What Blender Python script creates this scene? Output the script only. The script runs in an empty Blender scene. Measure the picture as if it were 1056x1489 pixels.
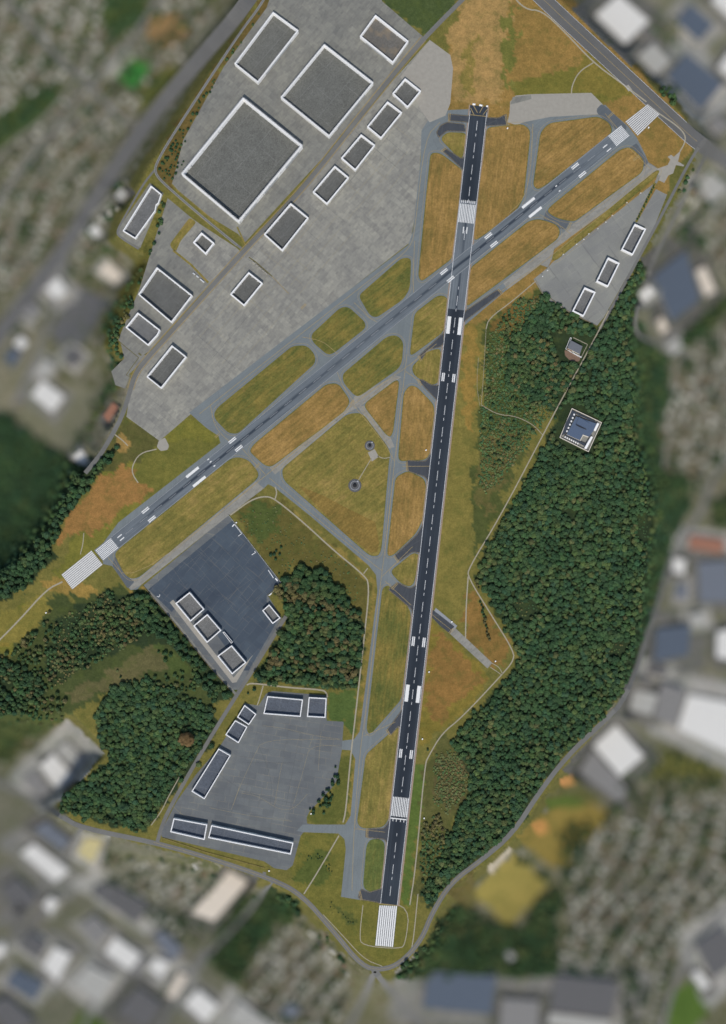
import bpy, math, random
import numpy as np
from mathutils import Vector
from mathutils.geometry import tessellate_polygon

random.seed(11); RNG = np.random.default_rng(11)
C = bpy.context.scene.collection

# ------------------------------------------------------------------ frame of the place
U = 1.7                 # metres of airfield per survey unit
CX, CY = 528.0, 744.5   # survey point under the aeroplane
H = 2400.0              # flying height
DROP = 107.0             # the airfield lies on a low plateau above the town

def Z(x0, y0, f):       # survey sheets: local sheet coordinates to survey units
    return lambda *p: [(x0 + x / f, y0 + y / f) for x, y in p]

BOUND = [(390,-40),(352,45),(303,112),(250,195),(215,245),(178,318),(170,345),(196,364),(226,376),(203,412),(164,500),
 (184,530),(183,572),(150,650),(118,694),(75,770),(20,830),(-45,870),(-45,1010),(10,1035),(70,1042),(105,1035),(150,1080),(155,1100),(100,1150),(90,1185),
 (120,1199),(224,1230),(300,1250),(396,1283),(436,1306),(482,1357),(526,1410),(556,1416),(587,1404),(619,1368),
 (634,1330),(662,1287),(704,1256),(752,1216),(788,1158),(829,1106),(882,1052),(905,1000),(925,895),(935,800),(940,720),
 (915,640),(915,560),(905,480),(932,372),(952,335),(1003,245),(1018,205),(985,158),(905,85),(815,0),(780,-40)]
BA = np.array(BOUND, float)

def inside(P, poly):
    P = np.asarray(P, float).reshape(-1, 2); x, y = P[:,0], P[:,1]
    poly = np.asarray(poly, float); r = np.zeros(len(P), bool)
    j = len(poly) - 1
    for i in range(len(poly)):
        xi, yi = poly[i]; xj, yj = poly[j]
        c = ((yi > y) != (yj > y)) & (x < (xj - xi) * (y - yi) / ((yj - yi) if yj != yi else 1e-9) + xi)
        r ^= c; j = i
    return r

def dist_line(P, line, closed=False):
    P = np.asarray(P, float).reshape(-1, 2); L = np.asarray(line, float)
    d = np.full(len(P), 1e9); n = len(L)
    for i in range(n if closed else n - 1):
        a, b = L[i], L[(i + 1) % n]; ab = b - a
        t = np.clip(((P - a) @ ab) / max(ab @ ab, 1e-9), 0, 1)
        d = np.minimum(d, np.hypot(*(P - (a + t[:,None] * ab)).T))
    return d

def slope(P):
    P = np.asarray(P, float).reshape(-1, 2)
    d = dist_line(P, BA, True); d[inside(P, BA)] = 0
    return -DROP * (1 - np.exp(-(d / 25.0) ** 1.4))
PADS = []               # level building plots cut into the slope: (quad, height)
def ground(P):          # height of the land at survey points
    P = np.asarray(P, float).reshape(-1, 2); z = slope(P)
    for q, zq in PADS:
        b0 = q.min(0) - 14; b1 = q.max(0) + 14
        k = np.where((P[:,0] > b0[0]) & (P[:,0] < b1[0]) & (P[:,1] > b0[1]) & (P[:,1] < b1[1]) & (z < -1))[0]
        if len(k):
            d = dist_line(P[k], q, True); d[inside(P[k], q)] = 0
            w = np.clip(1.25 - d / 9.0, 0, 1); z[k] = z[k] * (1 - w) + zq * w
    return z

def world(P, z):        # survey points seen at height z -> metres
    P = np.asarray(P, float).reshape(-1, 2); z = np.asarray(z, float)
    s = U * (H - z) / H
    return np.stack([(P[:,0] - CX) * s, -(P[:,1] - CY) * s, np.broadcast_to(z, s.shape if s.shape else (len(P),)) + 0 * P[:,0]], 1)

def W(p, z=0.0):
    return Vector(world([p], np.array([z]))[0])

def wob(P, a, s, seed=0):  # smooth wobble used to break up field edges
    P = np.asarray(P, float); r = np.random.default_rng(seed); o = np.zeros_like(P)
    for k in range(5):
        f = (1.9 ** k) / s; ph = r.uniform(0, 6.28, 4); ang = r.uniform(0, 6.28, 2)
        o[:,0] += np.sin((P[:,0]*math.cos(ang[0]) + P[:,1]*math.sin(ang[0])) * f * 6.28 + ph[0]) / 1.5 ** k
        o[:,1] += np.sin((P[:,0]*math.cos(ang[1]) + P[:,1]*math.sin(ang[1])) * f * 6.28 + ph[1]) / 1.5 ** k
    return P + a * o

# ------------------------------------------------------------------ roofs of the town, surveyed first so that their plots can be levelled
WHT=(206,203,195); BLU=(82,91,102); GRY=(124,122,118); DGR=(92,91,90); BEI=(206,194,176); RED=(146,104,84); YEL=(188,176,128); LGR=(162,160,152); BGR=(104,109,116)
SHEDS = [
 ([(866,22),(900,-8),(944,30),(910,64)], WHT, 'large white warehouse across the highway at the top right'),
 ([(983,30),(1005,6),(1038,36),(1017,61)], BLU, 'smaller blue-roofed warehouse near the top right corner'),
 ([(969,111),(999,78),(1052,121),(1019,162)], BLU, 'big blue-roofed warehouse beyond the north-east bend of the highway'),
 ([(928,82),(950,63),(975,88),(955,109)], LGR, 'pale grey warehouse between the white one and the big blue one'),
 ([(1035,0),(1052,-20),(1082,5),(1064,28)], WHT, 'white warehouse cut by the top right corner'),
 ([(1045,98),(1060,76),(1085,95),(1068,118)], WHT, 'white warehouse cut by the right edge beside the big blue roof'),
 ([(930,44),(940,38),(948,48),(938,56)], DGR, 'dark little roof beside the large white warehouse'),
 ([(949,402),(998,363),(1018,436),(977,469)], BLU, 'blue-roofed factory east of the three white halls'),
 ([(927,426),(946,415),(954,426),(937,440)], WHT, 'small white shed on the west side of the blue factory'),
 ([(1012,394),(1025,387),(1042,423),(1026,431)], BEI, 'narrow beige annex on the east side of the blue factory'),
 ([(955,468),(963,460),(973,478),(963,487)], BEI, 'beige shed at the south tip of the blue factory'),
 ([(1015,265),(1035,250),(1058,275),(1035,295)], LGR, 'pale shed among the houses beside the east road'),
 ([(1004,778),(1056,786),(1050,806),(1001,798)], RED, 'brick-red roofed hall at the right edge by the copse'),
 ([(979,811),(998,814),(995,836),(978,832)], WHT, 'small white shed beside the eastern road bend'),
 ([(1015,818),(1060,815),(1064,875),(1018,876)], BGR, 'grey-blue warehouse at the right edge below the red roof'),
 ([(984,850),(1000,852),(998,872),(982,870)], BGR, 'small slate shed west of the grey-blue warehouse'),
 ([(954,914),(1005,909),(1001,953),(951,963)], BLU, 'blue-roofed workshop between the eastern road and the huge white roof'),
 ([(1043,919),(1070,913),(1070,962),(1042,956)], WHT, 'white warehouse cut by the right edge beside the blue workshop'),
 ([(963,993),(998,1006),(984,1057),(951,1044)], GRY, 'grey flat-roofed wing joined to the huge white warehouse'),
 ([(1001,1010),(1085,1026),(1085,1108),(985,1060)], WHT, 'huge white warehouse at the lower right edge'),
 ([(922,1003),(958,1010),(948,1040),(916,1033)], LGR, 'light grey shed at the west end of the grey wing'),
 ([(863,1085),(896,1054),(937,1100),(902,1130)], WHT, 'square white warehouse beside the southern road east of the wood'),
 ([(842,1123),(862,1090),(914,1150),(900,1166)], GRY, 'grey wing along the south side of the square white warehouse'),
 ([(622,1412),(722,1421),(715,1475),(615,1466)], BLU, 'wide blue-grey warehouse at the bottom right of the runway end'),
 ([(808,1419),(900,1429),(889,1481),(800,1470)], DGR, 'dark grey warehouse at the bottom beside the housing estate'),
 ([(800,1473),(888,1484),(884,1500),(796,1490)], LGR, 'light grey wing below the dark grey warehouse at the bottom'),
 ([(730,1452),(785,1456),(782,1500),(726,1500)], GRY, 'grey shed at the bottom between the blue and dark warehouses'),
 ([(1012,1376),(1050,1347),(1078,1390),(1036,1424)], DGR, 'dark roof at the lower right corner inside the road curve'),
 ([(1005,1416),(1016,1411),(1034,1433),(1022,1441)], WHT, 'little white shed at the lower right corner by the green plot'),
 ([(735,1388),(742,1384),(750,1392),(742,1398)], LGR, 'small pale hut alone in the wood below the tan field'),
 ([(30,1241),(49,1227),(102,1267),(80,1283)], WHT, 'long white warehouse at the lower left, first below the wood'),
 ([(49,1207),(68,1195),(102,1222),(89,1237)], BGR, 'slate-blue shed just above the long white warehouse'),
 ([(112,1241),(125,1218),(150,1222),(135,1256)], YEL, 'yellowish roof just east of the long white warehouse'),
 ([(278,1328),(333,1266),(361,1283),(311,1340)], BEI, 'large beige warehouse by the southern road at the lower left'),
 ([(152,1385),(167,1362),(206,1390),(188,1412)], WHT, 'white warehouse in the middle of the lower left works'),
 ([(190,1412),(208,1391),(217,1400),(200,1421)], GRY, 'grey lean-to along the middle white warehouse'),
 ([(62,1405),(80,1377),(104,1389),(83,1428)], WHT, 'white shed beside the blue roof at the lower left'),
 ([(106,1430),(129,1404),(167,1423),(144,1460)], LGR, 'pale grey square warehouse at the lower left'),
 ([(8,1430),(23,1411),(64,1432),(49,1456)], BLU, 'blue-roofed shed at the lower left corner'),
 ([(28,1377),(45,1358),(68,1374),(57,1396)], DGR, 'dark roof above the blue shed at the lower left corner'),
 ([(223,1362),(239,1354),(265,1381),(250,1400)], BGR, 'slate-blue roof between the middle white warehouse and the road'),
 ([(215,1408),(227,1392),(248,1402),(235,1423)], WHT, 'little white shed south of the slate-blue roof'),
 ([(268,1460),(288,1439),(318,1464),(299,1488)], WHT, 'white warehouse by the road at the bottom left of centre'),
 ([(242,1449),(261,1415),(273,1419),(254,1453)], BEI, 'narrow beige shed west of the bottom white warehouse'),
 ([(330,1483),(349,1456),(400,1495),(385,1512)], LGR, 'pale long shed cut by the bottom edge'),
 ([(62,1317),(72,1304),(85,1311),(74,1329)], WHT, 'small white hut west of the dark lots at the lower left'),
 ([(18,1320),(30,1312),(39,1323),(26,1332)], LGR, 'small pale hut near the left edge among dark lots'),
 ([(-12,1380),(6,1370),(8,1385),(-8,1395)], WHT, 'white hut cut by the left edge at the lower left'),
 ([(58,1113),(78,1096),(108,1130),(84,1148)], WHT, 'white shed on the grey lot beside the south-west wood'),
 ([(81,1092),(97,1078),(125,1106),(111,1122)], LGR, 'pale grey shed behind the white one on the grey lot'),
 ([(34,1136),(54,1120),(76,1150),(58,1162)], GRY, 'grey roof in front of the white shed on the grey lot'),
 ([(66,419),(84,402),(99,424),(81,436)], WHT, 'white shed at the head of the big dark lot on the left'),
 ([(6,521),(16,507),(30,513),(20,533)], BLU, 'small blue roof at the left edge'),
 ([(20,500),(29,488),(41,497),(32,509)], WHT, 'small white roof just above the small blue one at the left edge'),
 ([(45,575),(62,553),(94,577),(76,600)], WHT, 'white warehouse above the western wood'),
 ([(50,542),(64,522),(80,532),(68,552)], LGR, 'pale roof just north of the white warehouse above the western wood'),
 ([(142,395),(158,379),(178,400),(166,412)], BEI, 'beige roof behind the tree strip west of the yard'),
 ([(129,334),(140,326),(148,338),(137,346)], WHT, 'small white roof beside the western highway'),
 ([(166,284),(176,272),(186,282),(176,294)], LGR, 'small pale roof by the highway west of the narrow building'),
 ([(106,664),(118,654),(132,670),(122,682)], WHT, 'little white shed at the end of the western road'),
 ([(132,1298),(159,1283),(220,1320),(197,1343)], DGR, 'big dark roof in the middle of the lower left works'),
 ([(2,1292),(24,1277),(54,1308),(26,1340)], DGR, 'dark square roof by the left edge of the lower left works'),
 ([(116,1347),(138,1332),(160,1356),(140,1374)], GRY, 'grey roof between the dark roof and the middle white warehouse'),
 ([(170,1472),(200,1436),(236,1462),(214,1496)], DGR, 'dark roof at the bottom edge left of the white warehouse by the road'),
 ([(-16,1462),(10,1452),(48,1486),(14,1504)], DGR, 'dark roof cut by the bottom left corner'),
 ([(30,455),(44,440),(58,452),(44,468)], GRY, 'grey roof beside the western highway near the left edge'),
 ([(90,520),(104,506),(122,520),(106,536)], DGR, 'dark roof at the south end of the big dark lot on the left'),
 ([(968,500),(986,490),(996,506),(978,518)], LGR, 'pale roof at the edge of the eastern housing estate'),
 ([(1002,895),(1024,890),(1028,908),(1006,912)], LGR, 'pale roof between the blue workshop and the grey-blue warehouse'),
 ([(945,965),(972,972),(966,984),(940,978)], DGR, 'long dark roof along the north side of the grey wing'),
 ([(870,-2),(884,-16),(900,-6),(886,10)], GRY, 'grey roof at the top edge left of the large white warehouse') if False else ([(1030,180),(1046,170),(1060,184),(1044,196)], GRY, 'grey roof at the right edge south of the big blue warehouse'),
 ([(408,1472),(423,1457),(438,1468),(423,1485)], BGR, 'slate roof at the bottom edge beside the southern estate'),
 ([(150,605),(164,585),(172,592),(158,614)], RED, 'dull reddish roof beside the western road')]
for q, c, l in SHEDS:
    qa = np.array(q, float); g_ = slope(np.concatenate([qa, [qa.mean(0)]])); PADS.append((qa, float(g_.min() * .7 + g_.mean() * .3)))

# ------------------------------------------------------------------ materials
def lin(c):
    return tuple(((v/255.0)/12.92 if v/255.0 <= .04045 else (((v/255.0)+.055)/1.055)**2.4) for v in c)

class N:
    def __init__(s, name, rough=.9, spec=.2):
        s.m = bpy.data.materials.new(name); s.m.use_nodes = True; s.t = s.m.node_tree
        s.b = s.t.nodes['Principled BSDF']; s.b.inputs['Roughness'].default_value = rough
        s.b.inputs['Specular IOR Level'].default_value = spec
        s.pos = s.n('ShaderNodeNewGeometry').outputs['Position']
    def n(s, typ, **k):
        o = s.t.nodes.new(typ)
        for a, v in k.items(): setattr(o, a, v)
        return o
    def link(s, a, b): s.t.links.new(a, b)
    def val(s, sock, v):
        if hasattr(v, 'links') or isinstance(v, bpy.types.NodeSocket): s.link(v, sock)
        else: sock.default_value = v
    def map(s, angle=0, scale=(1,1,1), src=None, loc=(0,0,0)):
        m = s.n('ShaderNodeMapping'); m.vector_type = 'POINT'
        s.link(src or s.pos, m.inputs[0])
        # rotate first, then scale
        m.inputs['Rotation'].default_value = (0, 0, -angle)
        m2 = s.n('ShaderNodeMapping'); s.link(m.outputs[0], m2.inputs[0])
        m2.inputs['Scale'].default_value = scale; m2.inputs['Location'].default_value = loc
        return m2.outputs[0]
    def noise(s, scale, vec=None, detail=4, rough=.6, dist=0):
        o = s.n('ShaderNodeTexNoise'); s.link(vec or s.pos, o.inputs['Vector'])
        o.inputs['Scale'].default_value = scale; o.inputs['Detail'].default_value = detail
        o.inputs['Roughness'].default_value = rough; o.inputs['Distortion'].default_value = dist
        return o.outputs['Fac']
    def ramp(s, fac, *stops):
        o = s.n('ShaderNodeValToRGB'); s.link(fac, o.inputs[0]); e = o.color_ramp.elements
        while len(e) < len(stops): e.new(.5)
        for el, (p, c) in zip(e, stops):
            el.position = p; el.color = (c if isinstance(c, tuple) else (c, c, c)) + (1,)
        return o.outputs[0]
    def mix(s, f, a, b, mode='MIX'):
        o = s.n('ShaderNodeMix', data_type='RGBA', blend_type=mode)
        s.val(o.inputs[0], f)
        for i, v in ((6, a), (7, b)):
            if isinstance(v, tuple): o.inputs[i].default_value = v + (1,)
            else: s.link(v, o.inputs[i])
        return o.outputs[2]
    def math(s, op, a, b=0.0):
        o = s.n('ShaderNodeMath', operation=op); s.val(o.inputs[0], a); s.val(o.inputs[1], b); return o.outputs[0]
    def out(s, col, bump=None, strength=.4, dist=.5):
        s.val(s.b.inputs['Base Color'], col if not isinstance(col, tuple) else col + (1,))
        if bump is not None:
            o = s.n('ShaderNodeBump'); o.inputs['Strength'].default_value = strength; o.inputs['Distance'].default_value = dist
            s.link(bump, o.inputs['Height']); s.link(o.outputs[0], s.b.inputs['Normal'])
        return s.m

def grass_mat(name, cols, angle, stripe=.5):
    s = N(name, .95, .1)
    big = s.noise(1/90, detail=5, rough=.65)
    v = s.map(angle, (1/70, 1/9, 1)); st = s.noise(1.0, v, 4, .6, .4)
    fine = s.noise(1/4.5, detail=3, rough=.7)
    f = s.math('ADD', s.math('MULTIPLY', big, .62), s.math('MULTIPLY', st, .38))
    c = s.ramp(f, (.38, lin(cols[0])), (.5, lin(cols[1])), (.62, lin(cols[2])))
    v2 = s.map(angle, (1/45, 1/3.2, 1)); s2 = s.noise(1.0, v2, 2, .5)
    c = s.mix(1.0, c, s.ramp(s2, (.3, .90), (.7, 1.10)), 'MULTIPLY')
    c = s.mix(1.0, c, s.ramp(fine, (.25, .72), (.75, 1.28)), 'MULTIPLY')
    c = s.mix(1.0, c, s.ramp(s.noise(1/12, s.map(angle, (.6, 1, 1), s.pos, (7, 3, 0)), 5, .7), (.3, (.76,.79,.77)), (.7, (1.24,1.20,1.17))), 'MULTIPLY')
    # thin worn patches
    c = s.mix(s.ramp(s.noise(1/22, detail=6, rough=.7), (.6, 0.0), (.75, .45)), c, lin((158,130,82)))
    return s.out(c, fine, .5, .6)

ANG1 = math.atan2(1160, 131)      # main runway direction
ANG2 = math.atan2(581, 725.5)     # crossing runway direction
ANGA = math.atan2(305, 267)       # hangar district direction
GRASS = {}
PAL = {'dry': ((114,98,54),(136,110,62),(152,122,72)), 'mid': ((102,98,50),(122,111,58),(142,122,70)),
       'green': ((84,90,46),(108,102,52),(128,112,58)), 'dry2': ((104,92,48),(122,102,54),(134,112,60)), 'lush': ((78,90,48),(92,100,52),(108,108,56))}
def grass(p, a):
    k = (p, round(a, 2))
    if k not in GRASS: GRASS[k] = grass_mat('grass_' + p, PAL[p], a)
    return GRASS[k]

def asphalt(name, base, angle, var=.14, patch=None, streak=.12, joints=None):
    s = N(name, .88, .25)
    v = s.map(angle, (1/160, 1/5, 1)); st = s.noise(1.0, v, 4, .6)
    big = s.noise(1/60, detail=5, rough=.6); fine = s.noise(1/2.5, detail=2)
    c = s.mix(1.0, lin(base), s.ramp(big, (.3, 1 - var), (.7, 1 + var)), 'MULTIPLY')
    c = s.mix(1.0, c, s.ramp(st, (.3, 1 - streak), (.7, 1 + streak)), 'MULTIPLY')
    c = s.mix(1.0, c, s.ramp(fine, (.2, .9), (.8, 1.1)), 'MULTIPLY')
    if patch:
        b = s.n('ShaderNodeTexBrick'); s.link(s.map(angle, (1/patch, 1/patch, 1)), b.inputs['Vector'])
        b.inputs['Scale'].default_value = 1; b.inputs['Mortar Size'].default_value = .006
        for k, w in (('Color1', .86), ('Color2', 1.12), ('Mortar', 1.25)): b.inputs[k].default_value = (w, w, w * (1.0 if k != 'Mortar' else .93), 1)
        c = s.mix(.8, c, b.outputs['Color'], 'MULTIPLY')
    # sealed cracks
    vo = s.n('ShaderNodeTexVoronoi', feature='DISTANCE_TO_EDGE'); vo.inputs['Scale'].default_value = 1/70
    s.link(s.mix(.08, s.map(angle), s.n('ShaderNodeTexNoise').outputs['Color'], 'ADD'), vo.inputs['Vector'])
    c = s.mix(s.ramp(vo.outputs['Distance'], (.0, .35), (.012, 0.0)), c, lin((96,98,98)))
    return s.out(c)

def slabs(name, base, angle, size, contrast=.1, joint=lin((158,150,132)), jamt=.5, grain=.1):
    s = N(name, .9, .2)
    nz = s.n('ShaderNodeTexNoise'); s.link(s.pos, nz.inputs['Vector']); nz.inputs['Scale'].default_value = 1/40
    src = s.n('ShaderNodeVectorMath', operation='MULTIPLY_ADD'); s.link(nz.outputs['Color'], src.inputs[0])
    src.inputs[1].default_value = (5, 5, 0); s.link(s.pos, src.inputs[2]); src = src.outputs[0]
    big = s.noise(1/110, detail=6, rough=.6); fine = s.noise(1/2.6, detail=3, rough=.7)
    c = s.mix(1.0, lin(base), s.ramp(big, (.3, (.86,.86,.87)), (.7, (1.13,1.12,1.08))), 'MULTIPLY')
    for k, (sz, ang, w) in enumerate(((size, angle, 1.0), (size * 2.3, angle + math.pi/2, .9), (size * .55, angle, .55))):
        b = s.n('ShaderNodeTexBrick'); b.offset = .37 + .1 * k; b.squash = 1.5; b.squash_frequency = 3
        s.link(s.map(ang, (1/sz, 1/sz, 1), src, (k * 3.3, k * 1.7, 0)), b.inputs['Vector']); b.inputs['Scale'].default_value = 1
        b.inputs['Mortar Size'].default_value = .011 if k < 2 else 0.0; b.inputs['Mortar Smooth'].default_value = .3
        b.inputs['Brick Width'].default_value = .62; b.inputs['Row Height'].default_value = .36
        lo, hi = 1 - contrast * w, 1 + contrast * w
        b.inputs['Color1'].default_value = (lo, lo, lo * 1.01, 1); b.inputs['Color2'].default_value = (hi, hi, hi * .985, 1)
        b.inputs['Mortar'].default_value = (1, 1, 1, 1)
        c = s.mix(1.0, c, b.outputs['Color'], 'MULTIPLY')
        if k < 2:
            gate = s.ramp(s.noise(1/55, s.map(0, (1,1,1), s.pos, (40*k, 9, 0)), 3), (.42, 0.0), (.6, 1.0))
            m = s.math('MULTIPLY', s.math('MULTIPLY', b.outputs['Fac'], jamt), gate)
            c = s.mix(m, c, joint if k == 0 else lin((98,98,96)))
    c = s.mix(1.0, c, s.ramp(fine, (.2, 1 - grain), (.8, 1 + grain)), 'MULTIPLY')
    c = s.mix(s.ramp(s.noise(1/14, detail=5, rough=.7), (.62, 0.0), (.8, .5)), c, lin((104,106,106)))
    return s.out(c)

def plain(name, rgb, var=.1, sc=1/6, rough=.8, spec=.25, stain=None):
    s = N(name, rough, spec)
    c = s.mix(1.0, lin(rgb), s.ramp(s.noise(sc, detail=5, rough=.65), (.25, 1 - var), (.75, 1 + var)), 'MULTIPLY')
    if stain: c = s.mix(s.ramp(s.noise(sc * 3, detail=6, rough=.7), (.55, 0.0), (.75, .5)), c, lin(stain))
    return s.out(c)

def roof_mat(name, rgb, angle, seam=28):
    s = N(name, .95, .1)
    f = s.noise(1/1.9, detail=4, rough=.75); big = s.noise(1/30, detail=4)
    c = s.mix(1.0, lin(rgb), s.ramp(f, (.3, .58), (.7, 1.45)), 'MULTIPLY')
    c = s.mix(1.0, c, s.ramp(big, (.3, .9), (.7, 1.1)), 'MULTIPLY')
    b = s.n('ShaderNodeTexBrick'); s.link(s.map(angle, (1/9, 1/9, 1)), b.inputs['Vector']); b.inputs['Scale'].default_value = 1
    b.inputs['Mortar Size'].default_value = 0.0
    b.inputs['Color1'].default_value = (.9,.9,.9,1); b.inputs['Color2'].default_value = (1.1,1.1,1.1,1)
    c = s.mix(.8, c, b.outputs['Color'], 'MULTIPLY')
    b = s.n('ShaderNodeTexBrick'); s.link(s.map(angle, (1/seam, 1/seam, 1)), b.inputs['Vector']); b.inputs['Scale'].default_value = 1
    b.inputs['Mortar Size'].default_value = .008; b.inputs['Brick Width'].default_value = 1.7; b.inputs['Row Height'].default_value = 1.1
    for k in ('Color1', 'Color2'): b.inputs[k].default_value = (0,0,0,1)
    c = s.mix(s.math('MULTIPLY', b.outputs['Fac'], .45), c, lin((132,132,128)))
    return s.out(c)

def attr_mat(name, rough=.95):
    s = N(name, rough, .1)
    return s

# land: base colour from the land-use survey, broken up by noise
s = N('land', .97, .1)
at = s.n('ShaderNodeAttribute', attribute_name='cover'); col = at.outputs['Color']; urb = at.outputs['Alpha']
big = s.noise(1/70, detail=6, rough=.68); mid = s.noise(1/14, detail=5, rough=.7); fine = s.noise(1/3.6, detail=3, rough=.7)
c = s.mix(1.0, col, s.ramp(big, (.3, (.80,.84,.80)), (.7, (1.22,1.16,1.12))), 'MULTIPLY')
c = s.mix(1.0, c, s.ramp(mid, (.28, (.74,.78,.74)), (.72, (1.26,1.22,1.2))), 'MULTIPLY')
c = s.mix(1.0, c, s.ramp(fine, (.25, .74), (.75, 1.26)), 'MULTIPLY')
green = s.ramp(s.noise(1/32, s.map(0, (1,1,1), s.pos, (31,7,0)), 6, .7), (.5, 0.0), (.68, .45))
c = s.mix(s.math('MULTIPLY', green, s.math('SUBTRACT', 1.0, urb)), c, lin((78,88,40)))
vo = s.n('ShaderNodeTexVoronoi'); vo.inputs['Scale'].default_value = 1/15; s.link(s.pos, vo.inputs['Vector'])
sep = s.n('ShaderNodeSeparateColor'); s.link(vo.outputs['Color'], sep.inputs[0])
gard = s.ramp(sep.outputs[0], (0.0, lin((60,68,38))), (.35, lin((80,82,52))), (.6, lin((104,102,84))), (.85, lin((132,128,114))), (1.0, lin((96,80,62))))
c = s.mix(s.math('MULTIPLY', urb, .75), c, gard)
M_LAND = s.out(c, mid, .5, 1.0)

M_TAXI = asphalt('taxiway_asphalt', (110,116,116), ANG2, .08, None, .07)
M_TAXI1 = asphalt('taxiway_asphalt_south', (111,117,117), ANG1, .08, None, .07)
M_TAXIC = asphalt('taxiway_concrete', (134,131,122), ANG2, .07, 22, .06)
M_DARK = asphalt('new_asphalt', (66,69,73), ANG1, .12, None, .1)
M_CON = slabs('apron_concrete', (134,132,124), ANGA, 17, .11)
M_CONW = slabs('yard_concrete', (122,121,114), ANGA, 18, .10, jamt=.35)
M_CONE = slabs('east_apron_concrete', (127,127,122), math.atan2(-103, 75) + math.pi/2, 60, .05, lin((150,148,138)), .5)
M_CONS = slabs('south_apron_asphalt', (100,103,104), math.radians(-10), 46, .08, lin((146,136,112)), .45)
M_BLUE = slabs('dark_apron_asphalt', (69,78,88), math.radians(50), 55, .09, lin((108,108,106)), .5, .06)
M_PALE = plain('pale_concrete', (150,145,134), .1, 1/9, .9, .2, (140,134,122))
M_TRACK = plain('gravel_track', (156,148,128), .14, 1/5, .95, .1, (128,118,92))
M_ROAD = asphalt('road_asphalt', (108,107,102), ANGA, .1, None, .05)
M_STREET = asphalt('street_asphalt', (126,124,110), ANGA, .08, None, .05)
M_HIGH = asphalt('highway_asphalt', (96,95,92), -ANGA, .09, None, .05)
M_WHITE = plain('white_paint', (220,219,214), .12, 1/3, .7, .3, (168,168,166))
M_PAINT = plain('worn_white_paint', (206,206,204), .14, 1/3, .75, .3, (110,114,118))
M_FADE = plain('faded_paint', (150,152,152), .14, 1/3, .8, .2, (104,110,114))
M_OLDW = plain('weathered_white_paint', (206,204,198), .14, 1/3, .8, .2, (150,150,148))
M_YEL = plain('worn_yellow_paint', (158,138,94), .12, 1/3, .8, .2, (124,124,116))
M_PINK = plain('shoulder_gravel', (150,132,116), .2, 1/4, .95, .1, (108,92,70))
M_VERGE = plain('dry_verge', (142,124,84), .22, 1/5, .95, .1, (96,90,52))
M_VERGE2 = plain('planted_verge', (98,92,58), .3, 1/3, .95, .1, (60,64,36))
M_GRAV = plain('dark_gravel', (92,92,92), .25, 1/2, .95, .1)
M_GRAV2 = plain('grey_gravel', (140,142,144), .2, 1/2, .95, .1)
M_WALL = plain('white_wall', (226,224,219), .05, 1/8, .7, .3, (206,202,194))
M_COPE = plain('white_coping', (236,234,230), .03, 1/6, .6, .3)
M_DOOR = plain('grey_door', (166,168,168), .08, 1/3, .5, .4)
M_GLASS = plain('window_glass', (42,46,52), .1, 1/3, .2, .5)
M_VENT = plain('grey_vent', (168,168,164), .08, 1/2, .6, .4)
M_TYRE = plain('rubber', (36,36,38), .1, 1/1, .8, .3)
M_STEEL = plain('pale_steel', (190,192,192), .08, 1/2, .5, .5)
M_SHEDROOF = plain('slate_roof', (104,106,110), .14, 1/2, .8, .2)
M_BROWN = plain('brown_yard', (120,98,82), .2, 1/4, .95, .1)
R_GREY = roof_mat('grey_gravel_roof', (101,101,95), ANGA, 60)
R_GREY2 = roof_mat('dark_gravel_roof', (95,95,91), ANGA, 34)
R_STAIN = roof_mat('stained_gravel_roof', (101,98,92), ANGA, 40)
sn = R_STAIN.node_tree; bs = sn.nodes['Principled BSDF']; src_ = bs.inputs['Base Color'].links[0].from_socket
nz = sn.nodes.new('ShaderNodeTexNoise'); nz.inputs['Scale'].default_value = .04; nz.inputs['Detail'].default_value = 5; gp = sn.nodes.new('ShaderNodeNewGeometry'); sn.links.new(gp.outputs['Position'], nz.inputs['Vector'])
rp = sn.nodes.new('ShaderNodeValToRGB'); rp.color_ramp.elements[0].position = .5; rp.color_ramp.elements[1].position = .66; rp.color_ramp.elements[1].color = (.8,.8,.8,1); sn.links.new(nz.outputs['Fac'], rp.inputs[0])
mx = sn.nodes.new('ShaderNodeMix'); mx.data_type = 'RGBA'; sn.links.new(rp.outputs[0], mx.inputs[0]); sn.links.new(src_, mx.inputs[6]); mx.inputs[7].default_value = lin((128,116,98)) + (1,); sn.links.new(mx.outputs[2], bs.inputs['Base Color'])
R_EAST = roof_mat('grey_sheet_roof', (104,104,102), math.radians(60), 30)
R_SOUTH = roof_mat('slate_blue_roof', (84,89,96), math.radians(-12), 40)

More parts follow.
